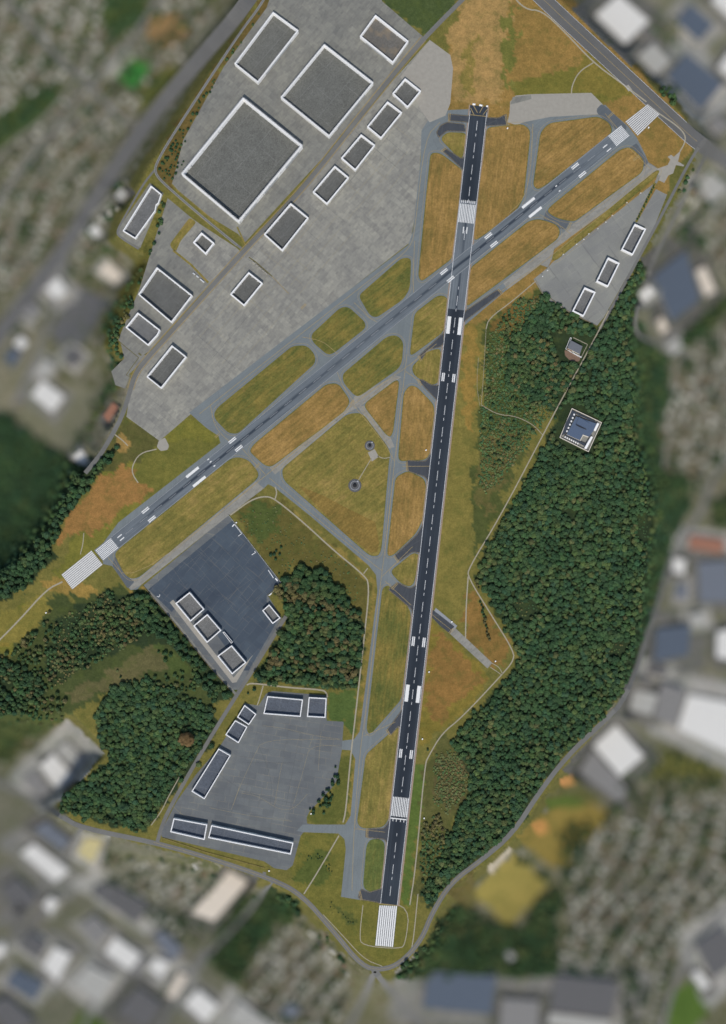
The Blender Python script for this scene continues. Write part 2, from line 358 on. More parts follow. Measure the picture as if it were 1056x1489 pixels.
# runway asphalt: sealed surface with rubber laid along its own axis
def runway_mat(name, base, rubber, width, length, spread=.16):
    s = N(name, .9, .12)
    tc = s.n('ShaderNodeTexCoord').outputs['Object']
    v = s.map(0, (1/220, 1/3.4, 1), tc); st = s.noise(1.0, v, 4, .6)
    big = s.noise(1/50, tc, 5, .6); fine = s.noise(1/2.2, tc, 2)
    c = s.mix(1.0, lin(base), s.ramp(big, (.3, .9), (.7, 1.1)), 'MULTIPLY')
    c = s.mix(1.0, c, s.ramp(st, (.28, .74), (.72, 1.28)), 'MULTIPLY')
    c = s.mix(1.0, c, s.ramp(fine, (.2, .92), (.8, 1.08)), 'MULTIPLY')
    sp = s.n('ShaderNodeSeparateXYZ'); s.link(tc, sp.inputs[0])
    ay = s.math('ABSOLUTE', s.math('ADD', sp.outputs['Y'], s.math('MULTIPLY', s.math('SUBTRACT', s.noise(1/120, tc, 2), .5), 6.0)))
    band = s.ramp(s.math('DIVIDE', ay, width), (spread * .35, 1.0), (spread, 0.0))
    ends = s.ramp(s.math('DIVIDE', s.math('ABSOLUTE', sp.outputs['X']), length * .5), (.05, .45), (.45, .95), (.82, .9), (.93, .1))
    m = s.math('MULTIPLY', s.math('MULTIPLY', band, ends), s.ramp(st, (.25, .7), (.55, 1.0)))
    c = s.mix(m, c, lin(rubber))
    return s.out(c)
M_RW1 = runway_mat('main_runway_asphalt', (55,61,68), (41,47,54), 44, 2000, .45)
M_RW1G = runway_mat('grey_runway_asphalt', (101,107,111), (50,58,68), 44, 400, .09)
M_RW2 = runway_mat('cross_runway_asphalt', (100,106,110), (46,54,64), 44, 1550, .105)

# ------------------------------------------------------------------ object helpers
def link(name, verts, faces, mats, parent=None, loc=None, rotz=0, midx=None, smooth=False):
    me = bpy.data.meshes.new(name)
    V = [Vector(v) for v in verts]
    if loc is not None:
        c, sn = math.cos(-rotz), math.sin(-rotz)
        V = [Vector(((v.x-loc[0])*c - (v.y-loc[1])*sn, (v.x-loc[0])*sn + (v.y-loc[1])*c, v.z - loc[2])) for v in V]
    me.from_pydata([tuple(v) for v in V], [], faces); me.update()
    for m in (mats if isinstance(mats, (list, tuple)) else [mats]): me.materials.append(m)
    if midx is not None: me.polygons.foreach_set('material_index', midx)
    if smooth: me.polygons.foreach_set('use_smooth', [True] * len(me.polygons))
    o = bpy.data.objects.new(name, me); C.objects.link(o)
    if loc is not None: o.location = loc; o.rotation_euler.z = rotz
    if parent: o.parent = parent
    return o

def struct(o, kind='structure'): o['kind'] = kind; return o
def tag(o, label, cat, group=None):
    o['label'] = label; o['category'] = cat
    if group: o['group'] = group
    return o
def thing(name, label, cat, loc, rotz=0, group=None):
    o = bpy.data.objects.new(name, None); C.objects.link(o); o.location = loc; o.rotation_euler.z = rotz
    o.empty_display_size = 2
    return tag(o, label, cat, group)

def rounded(poly, r, seg=5):
    P = [Vector(p) for p in poly]; out = []; n = len(P)
    for i in range(n):
        a, b, c = P[i-1], P[i], P[(i+1) % n]
        d1, d2 = (a-b).length, (c-b).length
        if min(d1, d2) < .01: continue
        k1, k2 = min(r, d1 * .45), min(r, d2 * .45)
        p, q = b + (a-b).normalized() * k1, b + (c-b).normalized() * k2
        for j in range(seg + 1):
            t = j / seg; out.append(tuple(p*(1-t)**2 + b*2*t*(1-t) + q*t*t))
    return out

def offset(poly, d):
    n = len(poly); A = sum(poly[i-1][0]*poly[i][1] - poly[i][0]*poly[i-1][1] for i in range(n))
    sgn = 1 if A > 0 else -1; out = []
    for i in range(n):
        a, b, c = Vector(poly[i-1]), Vector(poly[i]), Vector(poly[(i+1) % n])
        e1, e2 = (b-a).normalized(), (c-b).normalized()
        n1, n2 = Vector((e1.y, -e1.x)) * sgn, Vector((e2.y, -e2.x)) * sgn
        m = n1 + n2
        m = m / max(m.length_squared / 2, .35) if m.length > 1e-6 else n1
        out.append(tuple(b + m * d))
    return out

def sheet(name, poly, z, m, parent=None, loc=None, rotz=0):
    V = [W(p, z) for p in poly]
    tr = tessellate_polygon([[Vector((v.x, v.y, 0)) for v in V]])
    F = []
    for t in tr:
        a, b, c = (V[i] for i in t)
        F.append(t if (b-a).cross(c-a).z > 0 else t[::-1])
    return link(name, V, F, m, parent, loc, rotz)

def ring(name, poly, w, z, m, parent=None):
    a, b = offset(poly, w/2), offset(poly, -w/2); n = len(poly)
    V = [W(p, z) for p in a + b]
    F = []
    for i in range(n):
        j = (i+1) % n; f = (i, j, n+j, n+i)
        v0, v1, v2 = V[f[0]], V[f[1]], V[f[2]]
        F.append(f if (v1-v0).cross(v2-v0).z > 0 else f[::-1])
    return link(name, V, F, m, parent)

def smooth_line(pts, n=3, step=6.0):
    P = np.array(pts, float)
    for _ in range(n):
        Q = [P[0]]
        for a, b in zip(P[:-1], P[1:]): Q += [a*.75 + b*.25, a*.25 + b*.75]
        Q.append(P[-1]); P = np.array(Q)
    out = [P[0]]
    for a, b in zip(P[:-1], P[1:]):
        k = max(1, int(np.hypot(*(b-a)) // step))
        out += [a + (b-a) * t / k for t in range(1, k+1)]
    return np.array(out)

ROADS = []
def strip(name, pts, w, z, m, parent=None, drape=True, n=2, shift=0.0, dash=None, keep=False):
    L = smooth_line(pts, n) if not keep else np.array(pts, float)
    T = np.gradient(L, axis=0); T /= np.maximum(np.hypot(*T.T), 1e-6)[:,None]
    Nn = np.stack([-T[:,1], T[:,0]], 1)
    rows = []
    for o in (-w/2, 0, w/2):
        P = L + Nn * (o + shift)
        g = ground(P) if drape else np.zeros(len(P))
        rows.append((P, g))
    gm = np.max([g for _, g in rows], axis=0)
    zz = np.where(gm < -.01, gm + z + .5, z)
    V = []
    for P, g in rows: V += [tuple(v) for v in world(P, zz)]
    n_ = len(L); F = []
    for r in range(2):
        for i in range(n_ - 1):
            if dash and (i % dash[1]) >= dash[0]: continue
            a = r * n_ + i
            F.append((a, a + 1, a + 1 + n_, a + n_))
    # faces must look up
    if F:
        f = F[0]; v = [Vector(V[i]) for i in f[:3]]
        if (v[1]-v[0]).cross(v[2]-v[0]).z < 0: F = [q[::-1] for q in F]
    return link(name, V, F, m, parent)

def road(name, pts, w, m, z=.10, n=2):
    o = struct(strip(name, pts, w, z, m, n=n)); ROADS.append((smooth_line(pts, n), w)); return o

# ------------------------------------------------------------------ land
COV = []   # (polygon, colour, urban, wobble)
def cover(poly, rgb, urban=0.0, wb=2.5):
    if urban > 0: rgb = (rgb[0]*.83, rgb[1]*.84, rgb[2]*.77)
    COV.append((poly, lin(rgb), urban, wb))

ORANGE = (148,112,60); OLIVE = (108,102,54)
cover([(655,62),(690,-60),(790,-60),(905,75),(1000,180),(1012,212),(960,300),(700,470),(640,470),(650,240)], (136,110,62))
cover([(650,60),(690,-60),(745,-60),(742,60),(728,150),(700,152),(660,150)], (152,124,78), 0, 4)
cover([(735,120),(860,95),(900,110),(905,140),(870,150),(750,140)], (110,104,50))
cover([(832,130),(852,70),(900,95),(930,135),(880,140)], (118,106,52))
cover([(745,0),(752,60),(738,140),(730,100),(735,20)], (108,106,54), 0, 5)
cover([(690,50),(688,120),(676,150),(672,110),(680,60)], (130,114,62), 0, 5)
cover([(170,630),(320,600),(330,650),(160,790),(60,870),(100,800)], (112,108,50))
cover([(214,655),(275,640),(330,640),(215,735),(195,705),(200,670)], (104,101,50))
cover([(183,605),(240,640),(225,655),(195,675),(150,690),(140,665)], (86,84,48))
cover([(176,628),(192,640),(185,660),(165,650)], (142,116,68))
cover([(95,835),(150,865),(190,858),(215,850),(190,880),(100,870),(60,850)], (140,116,62))
cover([(80,782),(100,745),(150,690),(192,678),(204,702),(222,716),(190,735),(150,768),(130,782),(118,770),(90,790)], (140,106,62), 0, 3.5)
cover([(-60,930),(70,860),(80,900),(30,945),(-60,960)], (112,108,48))
cover([(20,895),(68,862),(72,900),(40,930),(0,945),(-10,920)], (130,114,54))
cover([(338,748),(372,720),(402,726),(460,775),(528,836),(540,850),(530,930),(500,860),(430,820),(410,850)], (92,86,46), 0, 4)
cover([(350,745),(380,728),(410,740),(405,775),(375,785)], (74,84,44), 0, 4)
cover([(405,700),(545,832),(556,860),(520,1078),(500,1200),(510,1200),(530,1075),(580,800),(540,820)], (132,116,62))
cover([(400,720),(470,780),(545,845),(530,1075),(523,1075),(540,850)], (128,112,60))
cover([(490,1010),(478,1015),(478,1050),(498,1050),(515,1077),(520,1000)], (76,92,48))
cover([(492,1098),(512,1098),(503,1196),(455,1196),(447,1188),(490,1150)], (90,92,46))
cover([(440,1210),(498,1214),(505,1230),(498,1305),(555,1312),(605,1300),(600,1390),(550,1408),(500,1360),(425,1290),(420,1262),(430,1250)], (106,102,50))
cover([(445,1240),(475,1240),(482,1275),(450,1290),(430,1275)], (80,88,44), 0, 4)
cover([(495,1322),(510,1330),(525,1345),(518,1350),(500,1340),(480,1320)], (84,88,46), 0, 3)
cover([(600,1110),(618,1112),(608,1200),(597,1316),(583,1316),(592,1200)], (84,100,48))
cover([(650,470),(705,478),(700,590),(690,700),(682,830),(678,930),(640,880),(622,890),(640,700)], (116,107,56))
cover([(676,470),(695,480),(690,600),(680,640),(672,560)], (136,112,58), 0, 3)
cover([(700,470),(790,415),(840,462),(800,560),(725,750),(690,820),(688,700),(704,560)], (74,80,44), 0, 5)
cover([(704,625),(740,612),(765,640),(730,700),(702,760),(694,720)], (94,88,52), 0, 7)
cover([(715,470),(745,440),(785,430),(770,470),(725,500)], (108,88,48), 0, 4)
cover([(622,900),(665,935),(715,985),(690,1020),(640,1064),(612,1090),(606,1050),(612,960)], (120,106,50))
cover([(634,918),(668,950),(704,985),(690,1000),(655,1030),(640,1056),(618,1030),(626,960)], (128,99,55), 0, 4)
cover([(618,1110),(645,1068),(668,1080),(684,1150),(655,1210),(640,1255),(612,1310),(602,1300),(612,1200)], (84,84,48), 0, 4)
cover([(985,238),(1012,212),(1005,245),(950,352),(944,345),(965,300),(972,265)], (96,94,52), 0, 2)
cover([(676,860),(684,855),(744,948),(720,975),(676,928)], (124,98,54), 0, 4)
cover([(560,-40),(556,0),(616,52),(680,-10),(690,-40)], (70,82,48), 0, 4)
cover([(352,40),(390,-20),(400,5),(325,98),(268,205),(250,280),(222,250),(250,190)], (98,84,48), 0, 3)
cover([(243,290),(203,412),(172,496),(160,520),(150,470),(190,400),(228,330)], (88,84,42), 0, 3)
cover([(40,870),(100,868),(150,858),(215,858),(345,1010),(300,1040),(160,1010),(100,1040),(60,1062),(-40,1130),(-40,950),(20,950)], (68,76,44), 0, 5)
cover([(88,1006),(125,996),(165,972),(200,948),(218,932),(248,950),(256,966),(225,978),(180,992),(140,1012),(108,1024)], (92,88,58), 0, 3)
cover([(222,930),(262,955),(275,985),(250,980),(235,955)], (72,84,46), 0, 3)
cover([(-20,905),(66,862),(72,885),(50,915),(20,935),(-20,950)], (122,112,56), 0, 3)
FIN = len(COV)
# wood floors
WOODF = (46,58,38)
WOODS = {
 'east': [(742,500),(790,428),(850,468),(872,478),(905,425),(930,378),(945,390),(925,450),(940,488),(970,520),(976,572),(962,602),(960,645),(964,688),(1000,692),(1005,735),(975,790),(955,880),(930,960),(905,1010),(830,1090),(785,1150),(748,1208),(700,1246),(655,1282),(622,1322),(612,1300),(640,1250),(655,1205),(684,1150),(678,1105),(655,1082),(690,1040),(748,972),(754,945),(692,840),(700,812),(745,740),(800,630),(810,598),(775,580),(735,560)],
 'near': [(400,852),(440,822),(470,832),(500,862),(522,890),(530,930),(522,1000),(480,1000),(370,990),(418,905),(412,882)],
 'south': [(165,1000),(215,985),(270,1010),(310,1030),(318,1060),(290,1105),(240,1170),(212,1210),(130,1190),(85,1178),(95,1155),(160,1105),(140,1060),(150,1020)],
 'track': [(150,862),(205,862),(232,880),(262,920),(245,940),(190,938),(140,960),(80,1000),(60,975),(85,900)],
 'fence': [(185,864),(213,859),(250,905),(300,965),(340,1010),(318,1024),(290,992),(268,958),(240,930),(212,908),(190,888)],
 'west': [(-40,590),(5,600),(60,640),(110,675),(160,658),(182,640),(150,685),(100,742),(78,790),(80,810),(50,842),(-40,900)],
 'brook': [(-40,960),(15,960),(60,985),(65,1010),(40,1030),(-40,1060)],
 'bend': [(388,1290),(432,1310),(440,1330),(400,1345),(375,1380),(350,1432),(330,1420),(300,1390),(318,1350),(345,1310)],
 'pitch': [(640,1335),(668,1312),(720,1352),(760,1345),(800,1290),(822,1300),(808,1340),(812,1415),(740,1425),(720,1410),(600,1425),(570,1420),(622,1370)],
 'hedge': [(1000,480),(1056,430),(1075,440),(1010,500),(985,520),(978,505)],
 'copse': [(1030,730),(1080,715),(1080,770),(1040,765)],
}
for k, p in WOODS.items(): cover(p, WOODF, 0, 3)
for p in ([(798,470),(870,472),(868,482),(845,520),(815,520)], [(808,595),(840,585),(885,610),(870,665),(830,668),(805,640)]): cover(p, (84,88,46), 0, 2)
BARE = [[(925,745),(950,758),(942,790),(928,782)], [(885,930),(912,933),(905,955),(886,955)], [(825,740),(840,745),(836,755),(826,752)],
 [(638,1102),(655,1092),(672,1108),(681,1140),(668,1160),(650,1182),(634,1150)], [(745,880),(775,870),(785,890),(760,905)]]
for p in BARE: cover(p, (88,80,52), 0, 6)
# the town: lots, fields and pitches
cover([(170,113),(197,80),(223,97),(193,133)], (58,120,56), 0, .3)
cover([(165,130),(176,128),(182,142),(170,145)], (48,52,50), 0, .5)
cover([(150,90),(185,60),(195,80),(168,112),(155,118)], (150,148,138), 0, 1)
cover([(20,150),(70,125),(105,120),(60,175),(0,220),(-40,215),(-40,190)], (64,76,40), 0, 3)
cover([(150,-40),(225,-40),(215,15),(175,60),(150,40)], (66,78,40), 0, 3)
cover([(215,20),(260,15),(275,50),(240,75),(215,60)], (140,112,78), 0, 3)
cover([(223,105),(262,95),(250,140),(205,165),(200,140)], (96,96,50), 0, 2)
cover([(72,484),(107,411),(161,438),(105,527)], (92,92,94), 0, .5)
cover([(-40,500),(40,480),(70,500),(20,600),(-40,590)], (150,142,130), .3, 1)
cover([(0,640),(40,585),(60,545),(140,565),(150,580),(105,650),(60,665)], (138,134,122), .2, 1)
cover([(150,600),(180,560),(185,545),(200,560),(150,655),(120,690),(105,680)], (138,132,122), .3, 1)
cover([(-40,690),(15,715),(25,770),(-40,800)], (92,104,50), 0, 3)
cover([(98,1045),(153,1096),(74,1164),(10,1130)], (140,138,134), 0, .5)
cover([(-40,1090),(10,1130),(74,1164),(120,1205),(225,1232),(290,1250),(300,1330),(400,1489),(380,1560),(-60,1560),(-60,1090)], (122,119,112), .22, 1)
for q in ([(132,1298),(159,1283),(220,1320),(197,1343)], [(-10,1290),(25,1275),(60,1310),(20,1350)], [(113,1345),(140,1330),(170,1360),(140,1385)], [(165,1470),(200,1430),(240,1460),(220,1500),(170,1500)], [(-20,1455),(10,1450),(55,1489),(-20,1500)]):
    cover(q, (96,92,90), 0, .5)
cover([(110,1470),(150,1480),(160,1500),(105,1500)], (70,86,42), 0, 2)
cover([(920,560),(948,455),(975,470),(960,500)], (112,112,116), 0, .5)
cover([(925,455),(955,435),(985,470),(965,495),(930,485)], (112,108,108), 0, .5)
cover([(960,520),(985,505),(1000,500),(1100,420),(1100,730),(1010,735),(950,690),(950,600)], (128,122,104), .8, 2)
cover([(820,-40),(1100,-40),(1100,420),(1030,500),(930,560),(920,480),(955,340),(1015,230),(990,150)], (140,136,126), .25, 2)
cover([(955,360),(985,335),(1000,350),(950,395)], (118,116,114), 0, .5)
cover([(950,690),(1010,735),(1100,730),(1100,1140),(830,1110),(905,1010),(940,850),(985,780)], (132,128,116), .3, 2)
cover([(955,965),(1075,995),(1080,1010),(925,990)], (126,124,122), 0, .5)
cover([(905,1130),(960,1085),(1056,1120),(1056,1140),(940,1150)], (102,100,54), 0, 2)
cover([(850,1170),(910,1130),(1100,1130),(1100,1560),(820,1560),(815,1420),(822,1310),(800,1280),(835,1240)], (126,120,102), .8, 2)
cover([(820,1135),(862,1110),(880,1160),(840,1180),(795,1160)], (102,100,62), .2, 2)
cover([(795,1160),(850,1160),(855,1180),(800,1185)], (80,94,44), 0, 2)
cover([(752,1220),(790,1180),(850,1170),(895,1175),(870,1210),(840,1230),(822,1268),(790,1255)], (126,110,58), 0, 2)
cover([(774,1200),(790,1190),(800,1205),(782,1215)], (178,130,76), 0, 1)
cover([(815,1132),(832,1128),(834,1142),(818,1144)], (176,128,80), 0, 1)
cover([(686,1298),(746,1240),(802,1285),(738,1348)], (134,122,66), 0, 1.5)
cover([(708,1262),(742,1230),(746,1238),(714,1272)], (168,158,142), 0, .5)
cover([(650,1290),(690,1265),(692,1310),(670,1320)], (112,100,62), .1, 2)
cover([(715,1450),(800,1440),(800,1500),(712,1500)], (136,132,124), 0, .5)
cover([(345,1440),(378,1380),(405,1345),(440,1330),(480,1362),(520,1418),(520,1560),(380,1560)], (124,118,100), .8, 2)
cover([(500,1380),(545,1420),(560,1560),(480,1560),(520,1440)], (116,112,92), .3, 2)
cover([(970,1450),(1010,1420),(1040,1450),(1010,1500),(970,1500)], (76,98,44), 0, 2)
cover([(1010,1378),(1050,1345),(1090,1390),(1035,1435)], (108,106,108), 0, .5)
cover([(295,1250),(330,1265),(280,1330),(310,1345),(290,1380),(150,1290),(160,1240)], (124,122,102), .7, 2)

gl = np.random.default_rng(21)
LOTS = []
for q, c_, l_ in SHEDS:
    qa = np.array(q, float); m_ = qa.mean(0); k_ = gl.uniform(1.5, 2.1)
    g_ = int(gl.choice([88, 100, 118, 140, 152])); LOTS.append(([tuple(m_ + (p - m_) * k_ + gl.normal(0, 2, 2)) for p in qa], lin((g_, g_ * .985, g_ * .96)), .06, 1))
SH_ = [i for i, c_ in enumerate(COV) if c_[1] in (lin((96,92,90)),)]
first_town = FIN + len(WOODS) + 2 + len(BARE)
COV[first_town + 15:first_town + 15] = []
COV += [L_ for L_ in LOTS]
for k in WOODS:
    if k in ('bend', 'pitch', 'hedge', 'copse', 'east', 'south', 'west'): COV.append((WOODS[k], lin(WOODF), 0.0, 3))
step = 3.0
gx = np.concatenate([-np.geomspace(6000, 50, 14), np.arange(-45, 1102, step), 1056 + np.geomspace(50, 6000, 14)])
gy = np.concatenate([-np.geomspace(6000, 50, 14), np.arange(-45, 1535, step), 1489 + np.geomspace(50, 6000, 14)])
GX, GY = np.meshgrid(gx, gy); P = np.stack([GX.ravel(), GY.ravel()], 1)
zg = ground(P)
colr = np.zeros((len(P), 4)); colr[:] = (*lin((98,96,74)), .8)
inb = inside(P, BA); colr[inb] = (*lin(OLIVE), 0.0)
rim = (~inb) & (dist_line(P, BA, True) < 14); colr[rim] = (*lin((98,94,54)), 0.0)
wc = {}
for poly, rgb, ur, wb in COV:
    if wb not in wc: wc[wb] = wob(P, wb, 38.0, int(wb * 10))
    q = np.array(poly)
    m = inside(wc[wb], poly)
    if ur == .06: m &= ~inb
    colr[m] = (*rgb, ur)
V = world(P, zg); ny, nx = GX.shape
idx = np.arange(nx * ny).reshape(ny, nx)
Fq = np.stack([idx[:-1,:-1], idx[1:,:-1], idx[1:,1:], idx[:-1,1:]], -1).reshape(-1, 4)

def np_mesh(name, V, F, m, attr=None, an='cover'):
    me = bpy.data.meshes.new(name); k = F.shape[1]
    me.vertices.add(len(V)); me.vertices.foreach_set('co', V.astype(np.float32).ravel())
    me.loops.add(F.size); me.loops.foreach_set('vertex_index', F.astype(np.int32).ravel())
    me.polygons.add(len(F)); me.polygons.foreach_set('loop_start', np.arange(0, F.size, k, dtype=np.int32))
    me.polygons.foreach_set('loop_total', np.full(len(F), k, np.int32))
    if attr is not None:
        a = me.attributes.new(an, 'FLOAT_COLOR', 'POINT'); a.data.foreach_set('color', attr.astype(np.float32).ravel())
    me.materials.append(m); me.update(calc_edges=True); me.validate()
    return me
me = np_mesh('ground', V, Fq, M_LAND, colr)
me.polygons.foreach_set('use_smooth', np.ones(len(me.polygons), bool))
o = bpy.data.objects.new('ground', me); C.objects.link(o); struct(o)

# ------------------------------------------------------------------ paved areas
zA = Z(200, 950, 3.52); zB = Z(250, 0, 3.52)
def pave(name, poly, z, m, r=0):
    return struct(sheet(name, rounded(poly, r) if r else poly, z, m))

# hangar district
pave('apron', [(395,-10),(388,11),(325,98),(267,203),(250,268),(258,277),(300,312),(346,340),(357,352),(420,283),(470,229),(575,102),(618,58),(614,52),(556,2),(550,-10)], .05, M_CONW)
ap_n = pave('apron', [(625,58),(655,80),(659,100),(655,150),(648,168),(625,178),(614,196),(606,300),(597,352),(280,600),(243,632),(232,641),(184,606),(190,566),(205,535),(240,492),(303,424),(358,366),(405,310),(450,265),(560,130)], .056, M_CON)
pave('apron', [(625,58),(655,80),(659,100),(655,150),(648,168),(625,178),(612,160),(596,128),(582,112)], .09, M_PALE)
pave('apron', [(244,288),(280,318),(346,364),(350,368),(300,420),(235,490),(203,530),(187,545),(182,528),(176,500),(172,494),(203,420)], .062, M_CONW)
pave('apron', [(285,322),(262,351),(256,368),(304,411),(352,368),(345,361)], .09, M_CON)
pave('apron', [(218,266),(238,281),(204,361),(172,342),(170,336)], .04, M_CONW)
pave('apron', [(188,548),(182,565),(168,560),(162,540),(182,520)], .045, M_CONW)
struct(sheet('verge', rounded([(276,316),(286,323),(263,350),(256,366),(250,362),(247,355)], 4), .12, grass('mid', ANGA)))
struct(strip('verge', [(252,364),(278,385),(303,411)], 3.0, .12, grass('mid', ANGA), n=0))

# taxiways
TA = [(275,600),(300,622),(318,634),(321,645),(318,660),(345,655),(700,372),(700,158),(652,160),(642,166),(622,176),(613,190),(612,230),(601,335),(594,356)]
taxi_a = pave('taxiway', TA, .07, M_TAXI)
TB = [(150,790),(150,820),(163,823),(183,850),(190,858),(200,857),(206,850),(332,750),(384,710),(390,704),(400,709),(451,750),(536,822),(547,836),(549,860),(525,1050),(523,1064),(515,1075),(498,1077),(497,1090),(510,1091),(517,1104),(510,1186),(502,1199),(440,1199),(432,1208),(440,1210),(492,1212),(501,1220),(503,1235),(496,1304),(520,1308),(554,1312),(580,1120),(600,900),(645,480),(664,440),(680,380),(640,395),(172,760)]
taxi_b = pave('taxiway', TB, .078, M_TAXI1)
TE = [(703,172),(738,180),(746,184),(770,170),(870,160),(880,152),(892,165),(914,184),(926,200),(938,224),(943,236),(957,245),(950,256),(806,362),(803,376),(797,389),(786,385),(735,423),(677,472),(665,476),(668,380),(690,300),(700,250)]
taxi_e = pave('taxiway', TE, .086, M_TAXI)
pave('taxiway', [(940,236),(958,246),(950,256),(805,363),(803,376),(796,388),(786,385),(738,421),(732,412),(838,322),(918,262),(932,250)], .09, M_TAXIC)
pave('taxiway', [(163,822),(183,850),(192,858),(206,850),(332,750),(384,710),(372,700),(200,842),(186,838),(172,822)], .09, M_TAXIC)
pave('taxiway', [(400,690),(412,680),(506,600),(522,592),(584,548),(576,546),(516,576),(508,588),(392,680)], .09, M_TAXIC)
pave('taxiway', [(520,590),(530,590),(568,636),(574,650),(566,652),(529,606)], .092, M_TAXIC)
pave('apron', [(738,178),(741,165),(742,148),(750,139),(772,137),(860,135),(877,152),(870,166),(800,170),(760,178),(752,182)], .10, M_PALE)
pave('taxiway', [(742,152),(746,141),(772,138),(773,144),(750,150)], .115, M_CONW)

zG = Z(150,680,3.52)
# the other aprons
pave('apron', [(776,406),(797,389),(803,382),(952,266),(958,250),(964,252),(945,283),(926,322),(936,330),(940,352),(878,462),(868,474),(845,463),(829,455),(800,438),(788,426)], .055, M_CONE)
pave('car_park', [(954,275),(970,283),(951,331),(942,352),(934,348),(938,330),(926,324)], .06, M_CONE)
pave('apron', [(209,851),(332,749),(410,849),(389,865),(410,899),(361,985),(346,1003),(336,1003)], .055, M_CONS)
ap_d = pave('apron', [(216,857),(338,757),(409,849),(388,866),(388,875),(404,893),(404,902),(362,975),(352,975),(310,915),(297,897),(275,865),(262,876),(250,890)], .10, M_BLUE)
pave('apron', [(247,876),(252,872),(340,985),(368,952),(358,968),(344,992),(338,993)], .11, M_PALE)
ap_s = pave('apron', zA((660,205),(690,193),(960,215),(972,222),(968,345),(1056,350))+[(497,1092),(492,1120),(490,1135)]+zA((990,695),(880,810),(866,840),(868,872),(1056,892),(1056,920),(850,915),(835,935),(795,1085),(765,1110),(700,1100),(650,1065),(125,940),(118,918),(200,760),(300,620),(420,480),(520,320),(545,255),(620,268)), .06, M_CONS, 2)
pave('apron', [(503,1236),(512,1205),(530,1205),(532,1228),(526,1285),(520,1306),(497,1304)], .085, M_TAXI1)

# pale pads and narrow tracks
pave('path', [(990,219),(986,235),(995,240),(994,242),(983,240),(979,252),(972,255),(966,266),(958,262),(961,256),(953,252),(957,245),(971,240),(975,232),(971,228),(976,225),(980,228)], .12, M_PALE)
pave('path', [(231,641),(240,636),(246,648),(244,654),(234,656),(228,650)], .12, M_PALE, 2)
pave('path', [(907,180),(942,151),(961,166),(958,168),(942,155)], .11, M_PALE)
pave('path', [(909,126),(914,123),(919,130),(914,133)], .12, M_PALE)
tracks = [
 ([(742,-10),(764,14),(788,15),(822,47),(863,91),(900,118),(940,148)], 2.0), ([(863,91),(842,104),(832,124),(831,137)], 1.6),
 ([(960,166),(985,183),(997,196),(996,208),(989,220)], 1.8),
 ([(779,409),(745,438),(711,463),(707,478)], 1.3), ([(707,478),(704,534),(700,589)], .5), ([(700,589),(724,603),(750,605),(775,617),(789,632)], .9),
 ([(698,590),(693,560),(696,520)], .4),
 ([(228,653),(203,659),(192,678),(193,690),(201,702)], 1.6), ([(166,631),(178,640),(186,648)], 1.6),
 ([(91,846),(68,857),(28,902),(-10,940)], 2.2), ([(122,775),(121,790),(117,806)], 1.2),
 ([(335,749),(366,726),(388,721),(402,727),(443,761),(485,800),(528,835),(538,849),(530,925),(516,1050),(510,1100),(503,1180),(499,1196)], 2.0),
 ([(400,726),(403,716),(400,708)], 1.8),
 ([(493,1215),(461,1270),(442,1300)], 1.8), ([(529,834),(535,826)], 1.4),
 ([(359,996),(366,993),(420,1000),(470,1003),(475,1008),(476,1014)], 2.2), ([(383,997),(377,1018),(374,1026)], 1.6),
 ([(261,1130),(243,1162),(236,1178),(220,1200)], 1.3),
 ([(528,1316),(523,1360),(526,1375),(582,1380),(590,1372),(596,1318),(552,1312)], 1.2),
 ([(596,1316),(604,1266),(618,1112),(623,1100),(643,1066),(671,1044),(731,980),(746,962),(748,948),(715,895),(681,840),(681,827),(727,752),(790,632),(813,588),(870,483),(885,452)], 1.7),
 ([(681,838),(678,880),(677,930)], 1.8), ([(715,964),(726,970),(731,980)], 1.0), ([(713,970),(722,976),(729,981)], 1.0),
 ([(608,1300),(602,1360),(599,1378)], 1.4), ([(556,1405),(530,1395),(500,1362),(470,1330)], 1.0),
 ([(553,664),(565,668)], 1.4), ([(540,668),(522,698)], 1.4), ([(240,690),(225,700)], .01)]
for pts, w in tracks[:-1]: road('path', pts, w, M_TRACK, .13)

# roads
srv = road('road', [(690,-18),(617,55),(575,105),(510,186),(450,262),(405,312),(357,362),(303,422),(240,492),(206,530),(195,548),(190,566),(178,606),(150,656),(134,676),(124,688)], 6.5, M_ROAD, .16)
for sh in (-4.4, 4.4): strip('verge', [(616,56),(575,105),(510,186),(450,262),(405,312),(357,362),(303,422),(240,492),(206,530),(195,548),(190,566)], 1.1, .15, M_VERGE, srv, shift=sh)
per = road('road', [(392,-14),(372,18),(352,43),(303,117),(247,203),(226,240),(226,252),(236,265),(290,312),(352,362)], 3.4, M_ROAD, .14)
for sh in (-1.3, 1.3): strip('edge_line', [(392,-14),(372,18),(352,43),(303,117),(247,203),(226,240),(226,252),(236,265),(290,312),(345,357)], .4, .20, M_FADE, per, shift=sh)
road('road', [(226,246),(208,268),(180,318),(169,338),(176,346),(202,362)], 3.0, M_ROAD, .12)
hw = road('highway', [(420,-90),(352,15),(300,75),(235,150),(203,193),(150,270),(100,352),(50,420),(-5,492),(-60,570)], 22, M_HIGH, .1)
hn = road('highway', [(730,-60),(798,7),(890,92),(980,176),(1020,212),(1100,262)], 23, M_HIGH, .1)
strip('centre_line', [(730,-60),(798,7),(890,92),(980,176),(1020,212),(1100,262)], .5, .16, M_YEL, hn)
for sh in (-11, 11): strip('edge_line', [(730,-60),(798,7),(890,92),(980,176),(1020,212),(1100,262)], .35, .16, M_PAINT, hn, shift=sh)
road('road', [(1016,214),(1000,240),(965,308),(940,354),(910,410),(880,465),(872,478)], 4.2, M_ROAD, .12)
